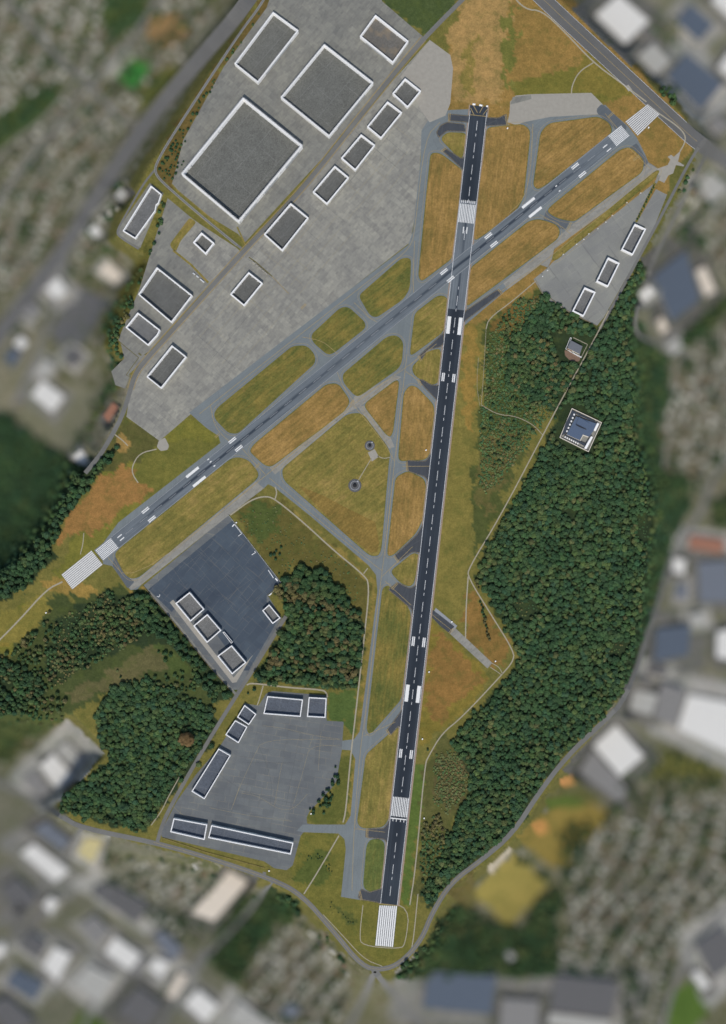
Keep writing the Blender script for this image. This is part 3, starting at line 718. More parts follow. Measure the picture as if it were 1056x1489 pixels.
road('road', [(1030,218),(985,310),(952,372),(932,430),(922,470),(930,492),(965,500)], 4.5, M_ROAD, .1)
sp = road('road', [(-30,1128),(30,1150),(90,1188),(119,1204),(224,1225),(300,1246),(398,1279),(440,1302),(485,1354),(526,1405),(555,1411),(584,1400),(614,1365),(628,1328),(656,1283),(700,1251),(746,1212),(783,1154),(824,1100),(877,1050),(911,1016),(951,895),(985,788),(1020,748),(1032,700),(1075,650)], 7.0, M_ROAD, .14)
strip('centre_line', [(224,1225),(300,1246),(398,1279),(440,1302),(485,1354),(526,1405),(555,1411),(584,1400),(614,1365),(628,1328),(656,1283),(700,1251)], .4, .18, M_YEL, sp)
road('road', [(385,1268),(383,1277)], 5, M_ROAD, .12)
road('road', [(416,896),(390,938),(363,982),(346,1008),(300,1082),(246,1176),(234,1205),(229,1224)], 5.5, M_ROAD, .15)
road('road', [(218,862),(262,912),(300,962),(340,1006),(345,1012)], 3.4, M_CONW, .12)
for pts, w in (([(545,1412),(530,1450),(505,1500),(490,1540)], 9), ([(545,1412),(575,1450),(640,1530)], 9), ([(398,1279),(345,1345),(290,1400),(240,1480),(220,1520)], 6),
  ([(1100,1290),(1030,1340),(990,1400),(960,1500),(955,1540)], 8), ([(130,120),(95,95),(40,30),(-10,-30)], 7), ([(130,122),(175,80),(230,0),(250,-40)], 6),
  ([(130,120),(160,160),(205,190)], 6), ([(130,120),(60,210),(0,290),(-40,330)], 6), ([(-30,1400),(60,1340),(150,1400),(260,1430),(300,1380)], 6),
  ([(150,1400),(110,1540)], 6), ([(119,1204),(60,1300),(-30,1360)], 7), ([(20,590),(60,500),(90,410),(100,352)], 7)):
    road('road', pts, w, M_ROAD)

# mown islands between the taxiways
isl = [
 ([(626,222),(640,222),(673,247),(668,300),(658,376),(613,410),(608,402),(617,310)], 'dry', 1), ([(640,202),(650,192),(679,193),(673,230),(667,230)], 'mid', 1),
 ([(521,430),(584,375),(597,375),(598,384),(596,420),(587,435),(548,462),(538,459)], 'green', 2), ([(452,487),(495,447),(507,446),(531,468),(532,477),(485,514),(476,516),(455,498)], 'green', 2),
 ([(311,601),(317,592),(425,503),(446,502),(458,515),(459,528),(440,545),(346,631),(332,630),(313,610)], 'green', 2),
 ([(498,544),(563,489),(577,487),(587,497),(585,525),(580,536),(522,577),(514,574),(499,556)], 'green', 2), ([(603,455),(637,429),(650,431),(651,443),(645,483),(599,517),(596,514)], 'mid', 2),
 ([(598,534),(621,511),(640,506),(642,518),(638,557),(627,560),(603,547)], 'mid', 1), ([(587,571),(596,560),(606,562),(630,587),(632,597),(626,659),(619,669),(582,671),(579,665)], 'dry', 1),
 ([(532,585),(576,552),(581,555),(572,628),(568,636),(561,632),(530,592)], 'dry', 2), ([(363,655),(370,645),(475,558),(492,557),(508,580),(508,588),(499,600),(402,674),(394,679),(385,677),(366,660)], 'dry', 2),
 ([(410,686),(413,679),(505,602),(522,600),(530,604),(563,648),(568,659),(566,670),(555,798),(551,808),(542,809),(535,806),(413,699)], 'mid', 2),
 ([(575,694),(593,684),(616,695),(620,705),(615,756),(605,776),(573,807),(565,809),(563,804)], 'dry', 1), ([(567,831),(600,804),(608,805),(609,811),(603,847),(596,854),(582,848)], 'mid', 1),
 ([(556,855),(565,850),(569,857),(596,885),(598,898),(584,1017),(540,1067),(535,1066),(533,1059)], 'green', 1), ([(532,1097),(577,1057),(581,1059),(566,1190),(558,1203),(527,1205),(519,1197)], 'mid', 1),
 ([(533,1229),(539,1220),(554,1220),(560,1227),(555,1291),(545,1299),(531,1294),(528,1286)], 'lush', 1),
 ([(708,185),(760,180),(771,188),(771,202),(762,287),(751,307),(700,345),(690,350),(688,344),(697,264)], 'dry', 1), ([(786,192),(798,179),(870,169),(886,178),(891,189),(886,199),(793,270),(782,276),(775,270)], 'dry', 2),
 ([(902,217),(916,213),(937,232),(935,250),(835,323),(811,318),(796,309),(798,302)], 'dry', 2), ([(684,389),(769,321),(784,318),(809,326),(815,335),(812,347),(678,447),(681,409)], 'dry', 2),
 ([(803,373),(808,366),(955,247),(960,248),(955,257),(809,379),(803,378)], 'mid', 2),
 ([(166,806),(174,797),(333,668),(346,664),(362,669),(377,688),(374,697),(202,840),(190,842),(180,834)], 'mid', 2),
 ([(917,176+0),(912,186),(960,168),(984,184),(993,200),(986,222),(970,236),(958,243),(938,222),(926,198),(930,196)], 'dry', 2)]
for poly, p, a in isl[:-1]:
    R = rounded(poly, 7.5)
    i = sheet('grass', offset(R, -1.1), .20, grass(p, ANG1 if a == 1 else ANG2)); struct(i)
    sheet('verge', R, .15, grass('green' if p != 'lush' else 'lush', 0.0), i)
    ring('edge_line', offset(R, 3.0), .35, .17, M_YEL, i)

M_MID = asphalt('older_asphalt', (88,93,96), ANG2, .1, None, .08)
pave('taxiway', [(868,164),(868,158),(875,151),(885,158),(912,184),(906,196),(892,186)], .145, M_MID, 3)
pave('taxiway', [(899,218),(912,217),(926,208),(943,236),(937,243),(928,232),(920,222)], .145, M_MID, 3)
pave('taxiway', [(793,309),(800,302),(813,317),(829,322),(822,334),(812,332),(805,326),(790,320)], .145, M_MID, 3)
pave('taxiway', [(163,822),(168,808),(182,836),(196,846),(186,856)], .145, M_MID, 3)
struct(strip('verge', [(953,266),(942,288),(925,323)], 3.4, .13, grass('green', ANG2), n=0))
struct(sheet('grass', [tuple(p) for p in wob(np.array([(436,706),(470,722),(505,738),(545,758),(551,790),(549,803),(540,805),(500,774),(460,736)], float), 1.0, 25, 4)], .215, grass('dry2', ANG2)))
# new asphalt turn-offs beside the main runway
darks = [[(609,517),(646,482),(646,500),(640,505),(622,509),(613,525)], [(608,552),(614,560),(640,588),(641,560),(627,559),(614,551)], [(590,674),(592,669),(619,670),(627,658),(636,660),(625,705),(618,694),(592,685)],
 [(573,808),(606,777),(616,760),(612,805),(600,803),(580,817)], [(564,857),(578,846),(596,855),(610,848),(604,905),(598,886)], [(562,1062),(587,1028),(600,1010),(588,1060),(580,1056),(568,1070)],
 [(532,1205),(558,1204),(568,1190),(566,1230),(559,1221),(531,1218)], [(520,1304),(525,1292),(537,1297),(556,1291),(556,1314),(523,1308)],
 [(651,165),(685,168),(685,179),(652,176)], [(634,193),(640,182),(650,177),(676,180),(678,192),(650,191),(638,201)], [(643,219),(648,215),(671,230),(680,225),(676,250)], [(704,170),(725,171),(737,165),(739,182),(704,184)],
 [(668,474),(676,452),(724,420),(732,425),(678,466)]]
for i_, d in enumerate(darks):
    o = pave('taxiway', d, .21 + .004 * i_, M_DARK, 3)
    ring('edge_line', offset(rounded(d, 3), -.8), .3, .28, M_YEL, o)
pave('taxiway', [(627,896),(634,884),(665,910),(657,922)], .10, M_GRAV2)
o = pave('taxiway', [(624,893),(630,887),(661,911),(654,921),(640,910)], .14, M_DARK)
pave('taxiway', [(662,913),(716,964),(709,972),(654,921)], .14, M_TAXIC)
strip('centre_line', [(624,890),(656,916)], .5, .18, M_YEL, o)

# ------------------------------------------------------------------ runways
def runway(name, a, b, w, z, m):
    A, B = W(a), W(b); ang = math.atan2(B.y-A.y, B.x-A.x)
    d = Vector((b[0]-a[0], b[1]-a[1])).normalized(); n = Vector((-d.y, d.x)) * w/2
    mid = (A + B) / 2; loc = Vector((mid.x, mid.y, z))
    k = 24; pts = [tuple(Vector(a).lerp(Vector(b), i/k) + n) for i in range(k+1)] + [tuple(Vector(a).lerp(Vector(b), i/k) - n) for i in range(k, -1, -1)]
    return struct(sheet(name, pts, z, m, None, loc, ang))
def on(a, b):
    a, b = Vector(a), Vector(b); d = (b-a).normalized(); n = Vector((-d.y, d.x))
    return lambda t, s: tuple(a + d*t + n*s)
def quads(name, Q, z, m, parent):
    V = []; F = []
    for q in Q:
        k = len(V); V += [W(p, z) for p in q]
        F.append((k, k+1, k+2, k+3) if (V[k+1]-V[k]).cross(V[k+2]-V[k]).z > 0 else (k+3, k+2, k+1, k))
    par = parent
    me = link(name, V, F, m)
    if par:
        me.parent = par; me.matrix_parent_inverse = par.matrix_basis.inverted()
    return me
def bar(f, t0, t1, s0, s1): return [f(t0, s0), f(t1, s0), f(t1, s1), f(t0, s1)]

r1a, r1b = (696.8,154), (565.6,1316); L1 = math.hypot(r1b[0]-r1a[0], r1b[1]-r1a[1]); W1 = 26.0
f1 = on(r1a, r1b); t1 = lambda y: (y - 154) / 1162 * L1
r2a, r2b = (143.6,808.2), (908,191); L2 = math.hypot(r2b[0]-r2a[0], r2b[1]-r2a[1]); W2 = 20.6
f2 = on(r2a, r2b)
for sgn in (1, -1):   # shoulders
    struct(sheet('verge', [f1(0, sgn*12), f1(L1, sgn*12), f1(L1, sgn*(15.4 if sgn < 0 else 14.6)), f1(0, sgn*14.6)], .19, M_PINK))
rw1 = runway('runway', r1a, r1b, W1, .30, M_RW1)
rwg = runway('runway', f1(t1(293), 0), f1(t1(450), 0), W1, .34, M_RW1G)
rw2 = runway('runway', r2a, r2b, W2, .38, M_RW2)
# main runway markings
e = [bar(f1, 8, L1, s*12.2-.32, s*12.2+.32) for s in (1, -1)]
quads('edge_line', e, .44, M_PAINT, rw1)
Q = []; t = 22; k = 0
while t < L1 - 15:
    y = 154 + t / L1 * 1162
    if not (290 < y < 330 or 345 < y < 415 or 1155 < y < 1195): Q.append(bar(f1, t, t + (14 if k % 2 == 0 else 4), -.32, .32))
    t += 18.5 if k % 2 == 0 else 13.5; k += 1
quads('centre_line', Q, .44, M_PAINT, rw1)
def thresh(f, t0, t1_, w, n, gap=0):
    out = []; p = w / n
    for i in range(n):
        s = -w/2 + p * (i + .5)
        if gap and abs(s) < gap: continue
        out.append(bar(f, t0, t1_, s - p*.27, s + p*.27))
    return out
quads('threshold_marking', thresh(f1, t1(297), t1(324), 23.5, 10, .6), .46, M_WHITE, rw1)
quads('threshold_marking', thresh(f1, t1(1159.5), t1(1187.5), 24, 10, .6), .46, M_WHITE, rw1)
quads('displaced_threshold_bar', [bar(f1, t1(1190), t1(1191.5), -11.5, 11.5)] + [bar(f1, t1(1191.5), t1(1195), s-.45, s+.45) for s in (-8, -3, 3, 8)], .46, M_WHITE, rw1)
quads('displaced_threshold_bar', [bar(f1, t1(291.6), t1(295.5), s-.5, s+.5) for s in (-9.5,-6.8,-4,-1.3,1.3,4,6.8,9.5)], .46, M_WHITE, rw1)
quads('designation_marking', [bar(f1, t1(330), t1(339.5), s-.7, s+.7) for s in (-2.6, 2.4)], .46, M_WHITE, rw1)
quads('aiming_point_marking', [bar(f1, t1(a), t1(b), s-2.6, s+2.6) for a, b in ((461,486),(996.5,1021)) for s in (-8.3, 8.3)], .46, M_WHITE, rw1)
Q = []
for a, b in ((543,555),(926.5,940),(1090,1102.5)):
    for s in (-7.7, 7.7):
        for q in (-1.25, 1.25): Q.append(bar(f1, t1(a), t1(b), s+q-.8, s+q+.8))
quads('touchdown_marking', Q, .46, M_WHITE, rw1)
quads('chevron_marking', [[(688,153),(689,153),(695,164),(694,164)], [(704,153),(703,153),(697,164),(698,164)], [(684,157),(685,157),(690,167),(689,167)], [(710,158),(709,158),(702,167),(703,167)]], .46, M_YEL, rw1)
quads('stop_line', [bar(f1, t1(167.6), t1(168.4), -12, 12), bar(f1, t1(1315), t1(1316), -13, 13)], .46, M_YEL, rw1)
# striped blast pads
def blast(q, n, parent, z=.24, duty=.32, bm=None):
    base = struct(sheet('blast_pad', q, z, bm or M_GRAV)); a, b, c, d = (Vector(p) for p in q)
    Q = []
    for i in range(n):
        u = (i + .5) / n; h = duty / n
        Q.append([tuple(a.lerp(b, u-h)), tuple(a.lerp(b, u+h)), tuple(d.lerp(c, u+h)), tuple(d.lerp(c, u-h))])
    quads('stripe_marking', Q, z + .06, M_WHITE if bm is M_DARK else M_OLDW, base); return base
blast([(551.5,1316.5),(578,1317.5),(572,1377),(545.5,1375)], 9, None, duty=.34, bm=M_DARK)
blast([(133,800.5),(149.5,821),(105.5,857),(89.5,835.5)], 10, None, duty=.36, bm=M_GRAV)
blast([(909.5,176.5),(927.5,197.5),(959.5,166),(941.5,151.7)], 10, None, duty=.31, bm=M_GRAV)
# crossing runway markings
quads('edge_line', [bar(f2, 0, L2, s*9.7-.25, s*9.7+.25) for s in (1, -1)], .44, M_FADE, rw2)
Q = []; t = 50; k = 0
while t < L2 - 60:
    if not 640 < t < 690: Q.append(bar(f2, t, t + 14, -.25, .25))
    t += 27; k += 1
quads('centre_line', Q, .44, M_FADE, rw2)
pr = lambda p: ((Vector(p) - Vector(r2a)).dot((Vector(r2b) - Vector(r2a)).normalized()))
def mark(ps, hl, hw, two, name):
    Q = []
    d = (Vector(r2b) - Vector(r2a)).normalized(); n = Vector((-d.y, d.x))
    for p in ps:
        t = pr(p); s = (Vector(p) - Vector(r2a)).dot(n)
        for q in ((-1.25, 1.25) if two else (0,)): Q.append(bar(f2, t-hl, t+hl, s+q-hw, s+q+hw))
    quads(name, Q, .46, M_WHITE, rw2)
mark([(280,686.8),(290,700.2),(768.5,295),(778.6,308.5)], 11.5, 1.9, False, 'aiming_point_marking')
mark([(211.6,742),(221,754.6),(338,640.3),(347.4,652),(836.5,241.4),(847,253.6),(710.2,343),(718.5,355.2),(645.7,395),(655.4,406)], 6.2, .75, True, 'touchdown_marking')
mark([(174,779.5),(177.6,783.8),(880,212.6),(885.6,218)], 4.0, .7, False, 'designation_marking')
mark([(303,668),(306.5,671.5),(312,677.5),(809,270.5),(814,277.5)], 1.5, .7, False, 'distance_marking')
quads('threshold_marking', thresh(f2, 1.0, pr((166.5,789)) , 18.5, 8), .46, M_WHITE, rw2)
quads('threshold_marking', thresh(f2, pr((892.5,207.5)), pr((912,192)) - .5, 19.5, 9), .46, M_WHITE, rw2)

# taxi guide lines
for o, lines in ((taxi_a, [[(290,602),(330,570),(460,468),(560,390),(598,360),(604,330),(618,200),(640,178)], [(306,588),(312,620),(330,640),(350,650)], [(498,520),(488,512),(470,496),(440,490)], [(552,470),(536,462),(528,452),(515,440)], [(603,350),(601,400),(602,440)]]),
  (taxi_b, [[(155,808),(190,848),(340,730),(386,692),(430,655),(510,590),(600,528),(635,500)], [(392,695),(470,762),(545,822),(556,830)], [(386,690),(350,650)], [(515,590),(560,645),(573,670)], [(592,515),(582,600),(573,680),(560,800),(553,850),(530,1050),(524,1090),(515,1200),(512,1295)], [(515,585),(498,560),(488,535)], [(556,838),(600,795)], [(560,845),(598,880)], [(530,1070),(575,1050)], [(515,1205),(560,1210)], [(590,540),(612,555)], [(585,678),(625,678)]]),
  (taxi_e, [[(775,180),(772,250),(762,290),(740,310)], [(880,165),(905,195)], [(915,215),(945,245)], [(950,250),(800,375),(740,415),(680,460)], [(785,312),(815,328),(830,340)]])):
    for l in lines: strip('centre_line', l, .55, .24, M_YEL, o, drape=False)
for l in ([(608,517),(613,525)], [(607,552),(613,561)], [(591.5,672),(592.5,685)], [(573,808),(580,818)], [(570,857),(578,848)], [(562,1061),(568,1070)], [(534,1204),(534,1218)], [(523,1296),(526,1309)], [(654,164),(653,177)], [(642,220),(649,215)], [(735.5,167),(738,182)], [(884,171),(893,163)], [(921,233),(930,226)], [(825,334),(831,323)], [(724,420),(731,428)], [(515,582),(509,588)], [(371,681),(378,674)], [(313,636),(319,631)], [(445,442),(438,449)], [(660,914),(653,921)]):
    a_, b_ = np.array(l[0], float), np.array(l[1], float); t_ = (b_ - a_) / np.hypot(*(b_ - a_)); n_ = np.array((-t_[1], t_[0]))
    for q_, z_ in ((-1.0, .292), (1.0, .296)): strip('holding_line', [a_ + n_*q_, b_ + n_*q_], .75, z_, M_YEL, taxi_b, drape=False, n=0)
# sealed joints and old guide lines on the aprons
M_JOINT = plain('joint_sealant', (144,134,106), .14, 1/3, .9, .1, (106,102,86))
M_JOINT2 = plain('dark_joint_sealant', (100,101,98), .14, 1/3, .9, .1, (84,90,96))
M_TAR = plain('tar_seam', (86,88,88), .14, 1/3, .9, .1)
zq = zA
for l in ([(640,370),(760,385),(900,420),(1040,440)], [(1040,470),(880,475),(860,560),(800,770)], [(940,400),(925,600)], [(1040,440),(640,440),(600,520),(520,690),(490,780)], [(740,560),(700,780)], [(530,715),(620,730),(720,800),(800,800),(870,720)], [(370,790),(560,830),(790,860)], [(170,770),(240,840),(400,870)], [(480,800),(520,690)], [(880,480),(900,420)]):
    strip('joint_line', zA(*l), .32, .135, M_JOINT, ap_s, drape=False)
for l in ([(620,470),(690,640),(680,780)], [(560,560),(800,560)], [(820,470),(760,780)], [(420,620),(560,720),(860,780)]): strip('tar_seam', zA(*l), .3, .13, M_TAR, ap_s, drape=False)
for l in ([(350,505),(420,610)], [(440,450),(640,690),(700,760)], [(490,405),(760,700),(830,790)], [(560,360),(780,580),(840,650)], [(600,690),(760,570)], [(690,760),(860,600)], [(520,640),(700,500)], [(400,520),(560,390)]):
    strip('joint_line', zG(*l), .28, .15, M_JOINT2, ap_d, drape=False)
for l in ([(600,320),(880,600)], [(470,420),(740,720)], [(560,760),(830,540)], [(700,800),(860,660)], [(450,600),(660,420)]): strip('tar_seam', zG(*l), .3, .145, M_TAR, ap_d, drape=False)
d_ = np.array((267, -307)) / 407.; n_ = np.array((307, 267)) / 407.; p0 = np.array((357., 362.)); rj = np.random.default_rng(5)
for k in (16, 34, 50, 68, 84, 102):
    for a, b in ((-150, -20), (0, 120), (140, 260)):
        a += rj.uniform(-25, 15); b += rj.uniform(-30, 10)
        strip('joint_line' if rj.random() < .7 else 'tar_seam', [p0 + n_*k + d_*a, p0 + n_*(k + rj.uniform(-1.5, 1.5)) + d_*b], .3, .10, M_JOINT if rj.random() < .7 else M_TAR, ap_n, drape=False, n=0)
for t in range(-140, 290, 22):
    if rj.random() < .8: strip('joint_line', [p0 + n_*rj.uniform(8, 30) + d_*t, p0 + n_*rj.uniform(70, 108) + d_*(t + rj.uniform(-2, 2))], .28, .104, M_JOINT if rj.random() < .6 else M_TAR, ap_n, drape=False, n=0)
zY = Z(150,420,7.543)
for l, w in (([(165,565),(255,645),(300,680),(392,755)], 1.0), ([(392,755),(295,885),(255,945)], 1.0), ([(600,645),(710,510)], 2.0), ([(515,735),(552,690)], 2.0), ([(390,705),(420,730)], 2.2), ([(455,725),(490,700)], 1.5), ([(375,880),(400,895)], 3.0), ([(435,795),(460,815)], 2.2), ([(312,970),(335,985)], 3.0), ([(255,945),(310,975)], .7)):
    struct(strip('verge', zY(*l), w, .12, M_VERGE2, n=0))
for l, w in (([(345,330),(357,356),(362,351)], 2.2), ([(230,258),(262,290),(300,322),(333,348)], 1.6)): struct(strip('verge', l, w, .12, grass('mid', ANGA), n=0))
struct(strip('verge', [(362,374),(372,381),(396,402)], 1.6, .12, M_VERGE2, n=0)); struct(strip('verge', [(396,402),(420,427)], .8, .12, M_VERGE, n=0))
struct(strip('verge', [(250,268),(258,277),(300,312),(340,345)], 1.8, .13, grass('mid', ANGA), n=0))

# ------------------------------------------------------------------ buildings of the airfield
def box_mesh(x0, x1, y0, y1, z0, z1):
    V = [(x0,y0,z0),(x1,y0,z0),(x1,y1,z0),(x0,y1,z0),(x0,y0,z1),(x1,y0,z1),(x1,y1,z1),(x0,y1,z1)]
    return V, [(3,2,1,0),(4,5,6,7),(0,1,5,4),(1,2,6,5),(2,3,7,6),(3,0,4,7)]
def ccw(pts):
    A = sum(pts[i-1].x*pts[i].y - pts[i].x*pts[i-1].y for i in range(len(pts)))
    return pts if A > 0 else pts[::-1]
def inset(pts, d):
    q = offset([(p.x, p.y) for p in pts], -d); return [Vector((x, y, 0)) for x, y in q]
def wallbox(name, p, d, w, h, z0, mat, parent, out=.35, depth=.5):
    """a box lying against a wall: p foot point on the wall, d along it"""
    n = Vector((d.y, -d.x, 0)); V = []
    for zz in (z0, z0 + h):
        for a, b in ((-w/2, -depth), (w/2, -depth), (w/2, out), (-w/2, out)): q = p + d*a + n*b; V.append((q.x, q.y, zz))
    return link(name, V, [(0,1,2,3)[::-1],(4,5,6,7),(0,1,5,4),(1,2,6,5),(2,3,7,6),(3,0,4,7)][:], mat, parent)

def building(q, h, ph, t, label, roof, cat='hangar', name='hangar', base=0.0, wall=None, cope=None, doors=1, windows=0, vents=None, group=None, foot=1.5):
    if h - ph > 3 and ph > 1: ph = min(ph * 1.9, h * .86); t *= .78
    wall = wall or M_WALL; cope = cope or M_COPE
    P = ccw([W(p, base + h) for p in q]); P = [Vector((p.x, p.y, 0)) for p in P]; n = len(P)
    c = sum(P, Vector()) / n
    root = thing(name, label, cat, (c.x, c.y, base), 0, group)
    P = [p - c for p in P]; t = t * U
    I = inset(P, t); OB = inset(P, .12)
    # wall shell
    zt = h - min(1.6, h * .15)
    V = [(p.x, p.y, -foot) for p in OB] + [(p.x, p.y, zt) for p in OB]
    F = [(i, (i+1) % n, n + (i+1) % n, n + i) for i in range(n)]
    link('wall', V, F, wall, root)
    # coping and inner face
    zr = h - ph
    rings = [(P, zt), (P, h), (I, h), (I, zr - .3)]
    V = [(p.x, p.y, z) for R, z in rings for p in R]; F = []
    for k in range(3): F += [(k*n+i, k*n+(i+1) % n, (k+1)*n+(i+1) % n, (k+1)*n+i) for i in range(n)]
    F += [tuple(range(n))[::1] if False else (0*n+i, 0*n+(i+1) % n, (0*n+(i+1) % n), 0*n+i)[:3] for i in range(0)]
    link('parapet', V, F, cope, root)
    RI = inset(P, t * .5)
    roof_o = link('roof', [(p.x, p.y, zr) for p in RI], [tuple(range(n))], roof, root)
    # fittings
    rnd = random.Random(int(q[0][0] * 7 + q[0][1]))
    per = vents if vents is not None else 14
    if per:
        for i in range(n):
            a, b = I[i], I[(i+1) % n]; d = (b-a); L = d.length; d.normalize(); nn = Vector((d.y, -d.x, 0))
            if nn.y < .05: continue      # only along the shady upper sides
            k = int(L / (per * U))
            for j in range(k):
                p = a + d * (L * (j + .5 + rnd.uniform(-.3, .3)) / max(k, 1)) - nn * rnd.uniform(.4, 1.1)
                s_ = rnd.uniform(.7, 1.5); hh = rnd.uniform(1.2, ph * .55)
                V, F = box_mesh(-s_, s_, -s_ * .8, s_ * .8, -.1, hh)
                link('roof_vent', [Vector(v) + Vector((p.x, p.y, zr)) for v in V], F, M_VENT, roof_o)
    E = sorted(range(n), key=lambda i: -(((P[(i+1) % n] - P[i]).length) * (1.0 + .8 * (Vector((( P[(i+1) % n]-P[i]).y, -(P[(i+1) % n]-P[i]).x, 0)).normalized().dot(Vector((-c.x, -c.y, 0)).normalized())))))
    i = E[0]; a, b = OB[i], OB[(i+1) % n]; d = (b-a).normalized(); L = (b-a).length
    for j in range(doors):
        wallbox('door', a + d * (L * (j + .5) / doors), d, L / doors * .62, zt * .62, -.5, M_DOOR, root)
    for j in range(windows):
        wallbox('window', a + d * (L * (j + .2) / windows), d, 3.2, 2.6, zt * .74 if j % 2 else zt * .3, M_GLASS, root)
    return root

zC = Z(450,0,3.52); zD = Z(150,200,3.52); zE = Z(150,450,3.52); zF = Z(650,250,3.52); zG = Z(150,680,3.52)
B = building
B(zB((518,60),(648,155),(440,422),(320,325)), 15, 8, 1.7, 'long grey-roofed hangar with white walls at the north-west corner beside the perimeter road', R_GREY, vents=16)
B(zB((780,225),(1032,422),(805,698),(557,497)), 17, 9, 1.7, 'second largest hangar, nearly square with grey gravel roof, north-east of the biggest one', R_GREY, vents=15)
B([(353.7,141.5),(440,211.4),(347,322.7),(263.6,252.5)], 21, 18, 1.7, 'biggest hangar, huge grey roof with a tall white wall on its south-east side', R_GREY, vents=13, doors=3, windows=11)
B(zC((338,75),(508,210),(428,322),(258,185)), 13, 8, 2.0, 'white-walled hall with stained brown marks inside, next to the green plot at the top', R_STAIN, vents=12)
B(zC((490,400),(572,465),(503,550),(425,478)), 12, 7, 1.9, 'small square hall at the north end of the row along the service road', R_GREY2, vents=10)
B(zC((400,518),(475,575),(367,708),(295,648)), 12, 7, 1.8, 'second hall from the north end of the row along the service road', R_GREY2, vents=9)
B(zC((265,687),(337,742),(235,872),(162,808)), 12, 7, 1.8, 'third hall from the north end of the row along the service road', R_GREY2, vents=9)
B(zC((130,848),(203,908),(90,1045),(17,982)), 12, 7, 1.8, 'fourth hall from the north end of the row along the service road', R_GREY2, vents=9)
B(zD((960,335),(1052,410),(917,580),(823,495)), 13, 8, 1.8, 'larger hall just north-east of the crossroads, southernmost of the row along the service road', R_GREY2, vents=11)
B(zD((745,688),(817,745),(722,862),(650,802)), 12, 7, 1.9, 'lone hall on the pale apron just south of the crossroads', R_GREY2, vents=10)
B(zD((503,485),(570,540),(525,598),(460,537)), 12, 7, 2.2, 'smallest white block standing alone on the square yard with the grass verge', R_GREY2, 'building', 'building', vents=9)
B(zD((245,245),(300,290),(285,335),(274,345),(268,375),(165,518),(100,478)), 10, 5, 1.7, 'narrow long building with a notched side in its own yard west of the perimeter road', R_EAST, 'building', 'building', vents=12, doors=2)
B(zD((275,663),(457,808),(350,948),(180,803)), 14, 8, 1.8, 'large dark-roofed hangar at the west edge of the western yard', R_GREY2, vents=12)
B(zE((177,15),(292,105),(280,130),(230,185),(115,92)), 12, 7, 1.9, 'middling hall with a cross seam on its roof, south-west of the large western hangar', R_EAST, vents=10)
B(zE((352,183),(427,242),(297,405),(222,345)), 13, 8, 1.8, 'oblong hall at the south-west end of the pale apron beside the bending road', R_GREY2, vents=9)
B(zF((962,265),(1020,292),(952,425),(893,397)), 11, 6, 2.0, 'northernmost of the three white halls on the east apron', R_EAST, vents=12)
B(zF((825,437),(885,467),(825,588),(765,560)), 11, 6, 2.0, 'middle one of the three white halls on the east apron', R_EAST, vents=12)
B(zF((705,590),(762,615),(700,740),(642,712)), 11, 6, 2.0, 'southernmost of the three white halls on the east apron', R_EAST, vents=None)
B(zG((443,637),(518,725),(447,788),(370,695)), 12, 5, 1.6, 'northern one of the three square halls along the dark apron', R_EAST, vents=0)
B(zG((533,750),(605,833),(532,897),(462,810)), 12, 5, 1.6, 'middle one of the three square halls along the dark apron', R_EAST, vents=0)
B(zG((658,910),(733,998),(660,1058),(585,965)), 12, 5, 1.6, 'southern one of the three square halls along the dark apron', R_EAST, vents=0)
B(zG((850,700),(908,770),(868,800),(815,732)), 10, 4, 1.5, 'small white shed at the east corner of the dark apron beside the wood', R_EAST, vents=0)
B(zG((612,843),(620,840),(664,893),(656,900)), 7, 2, .7, 'thin link wing between two square halls on the dark apron', R_EAST, 'building', 'building', vents=0)
B(zA((665,220),(847,237),(835,325),(645,310)), 11, 4, 1.5, 'slate-roofed rectangular hall at the north edge of the south apron', R_SOUTH, vents=0)
B(zA((877,225),(968,230),(962,330),(868,325)), 11, 4, 1.5, 'square slate-roofed hall at the north-east corner of the south apron', R_SOUTH, vents=0)
B(zA((548,265),(608,312),(570,367),(510,327)), 10, 4, 1.4, 'smaller upper block of the pair at the north-west corner of the south apron', R_SOUTH, vents=0)
B(zA((500,343),(562,377),(517,460),(450,417)), 10, 4, 1.4, 'lower block of the pair at the north-west corner of the south apron', R_SOUTH, vents=0)
B(zA((415,488),(477,523),(343,747),(277,707)), 11, 4, 1.4, 'long slanting hall on the west side of the south apron', R_SOUTH, vents=0, doors=2)
B(zA((185,845),(357,877),(343,955),(168,915)), 11, 4, 1.6, 'short hall at the south-west corner of the south apron', R_SOUTH, vents=0)
B(zA((378,880),(798,970),(785,1030),(362,945)), 11, 4, 1.6, 'very long narrow hall along the south edge of the south apron', R_SOUTH, vents=0, doors=4)

# compound in the wood: blue-roofed house inside a white-walled square
def wallring(name, q, h, w, mat, label, cat):
    P = [W(p, 0) for p in q]; P = ccw(P); c = sum(P, Vector()) / len(P); root = thing(name, label, cat, (c.x, c.y, 0)); n = len(P)
    for i in range(n):
        a, b = P[i] - c, P[(i+1) % n] - c; d = (b-a).normalized(); L = (b-a).length; nn = Vector((d.y, -d.x, 0))
        V = []
        for zz in (-.5, h):
            for s, o in ((0, 0), (L - w, 0), (L - w, -w), (0, -w)): p_ = a + d*s + nn*o; V.append((p_.x, p_.y, zz))
        link('wall_panel', V, [(3,2,1,0),(4,5,6,7),(0,1,5,4),(1,2,6,5),(2,3,7,6),(3,0,4,7)], mat, root)
    return root
zK = Z(650,500,3.017)
zP = Z(800,480,7.837)
M_CREAM = plain('cream_wall', (206,198,182), .08, 1/4, .8, .2)
R_BLUE = plain('blue_sheet_roof', (78,92,112), .12, 1/3, .6, .3)
M_DKROOF = plain('dark_roof', (60,66,74), .14, 1/3, .8, .2)
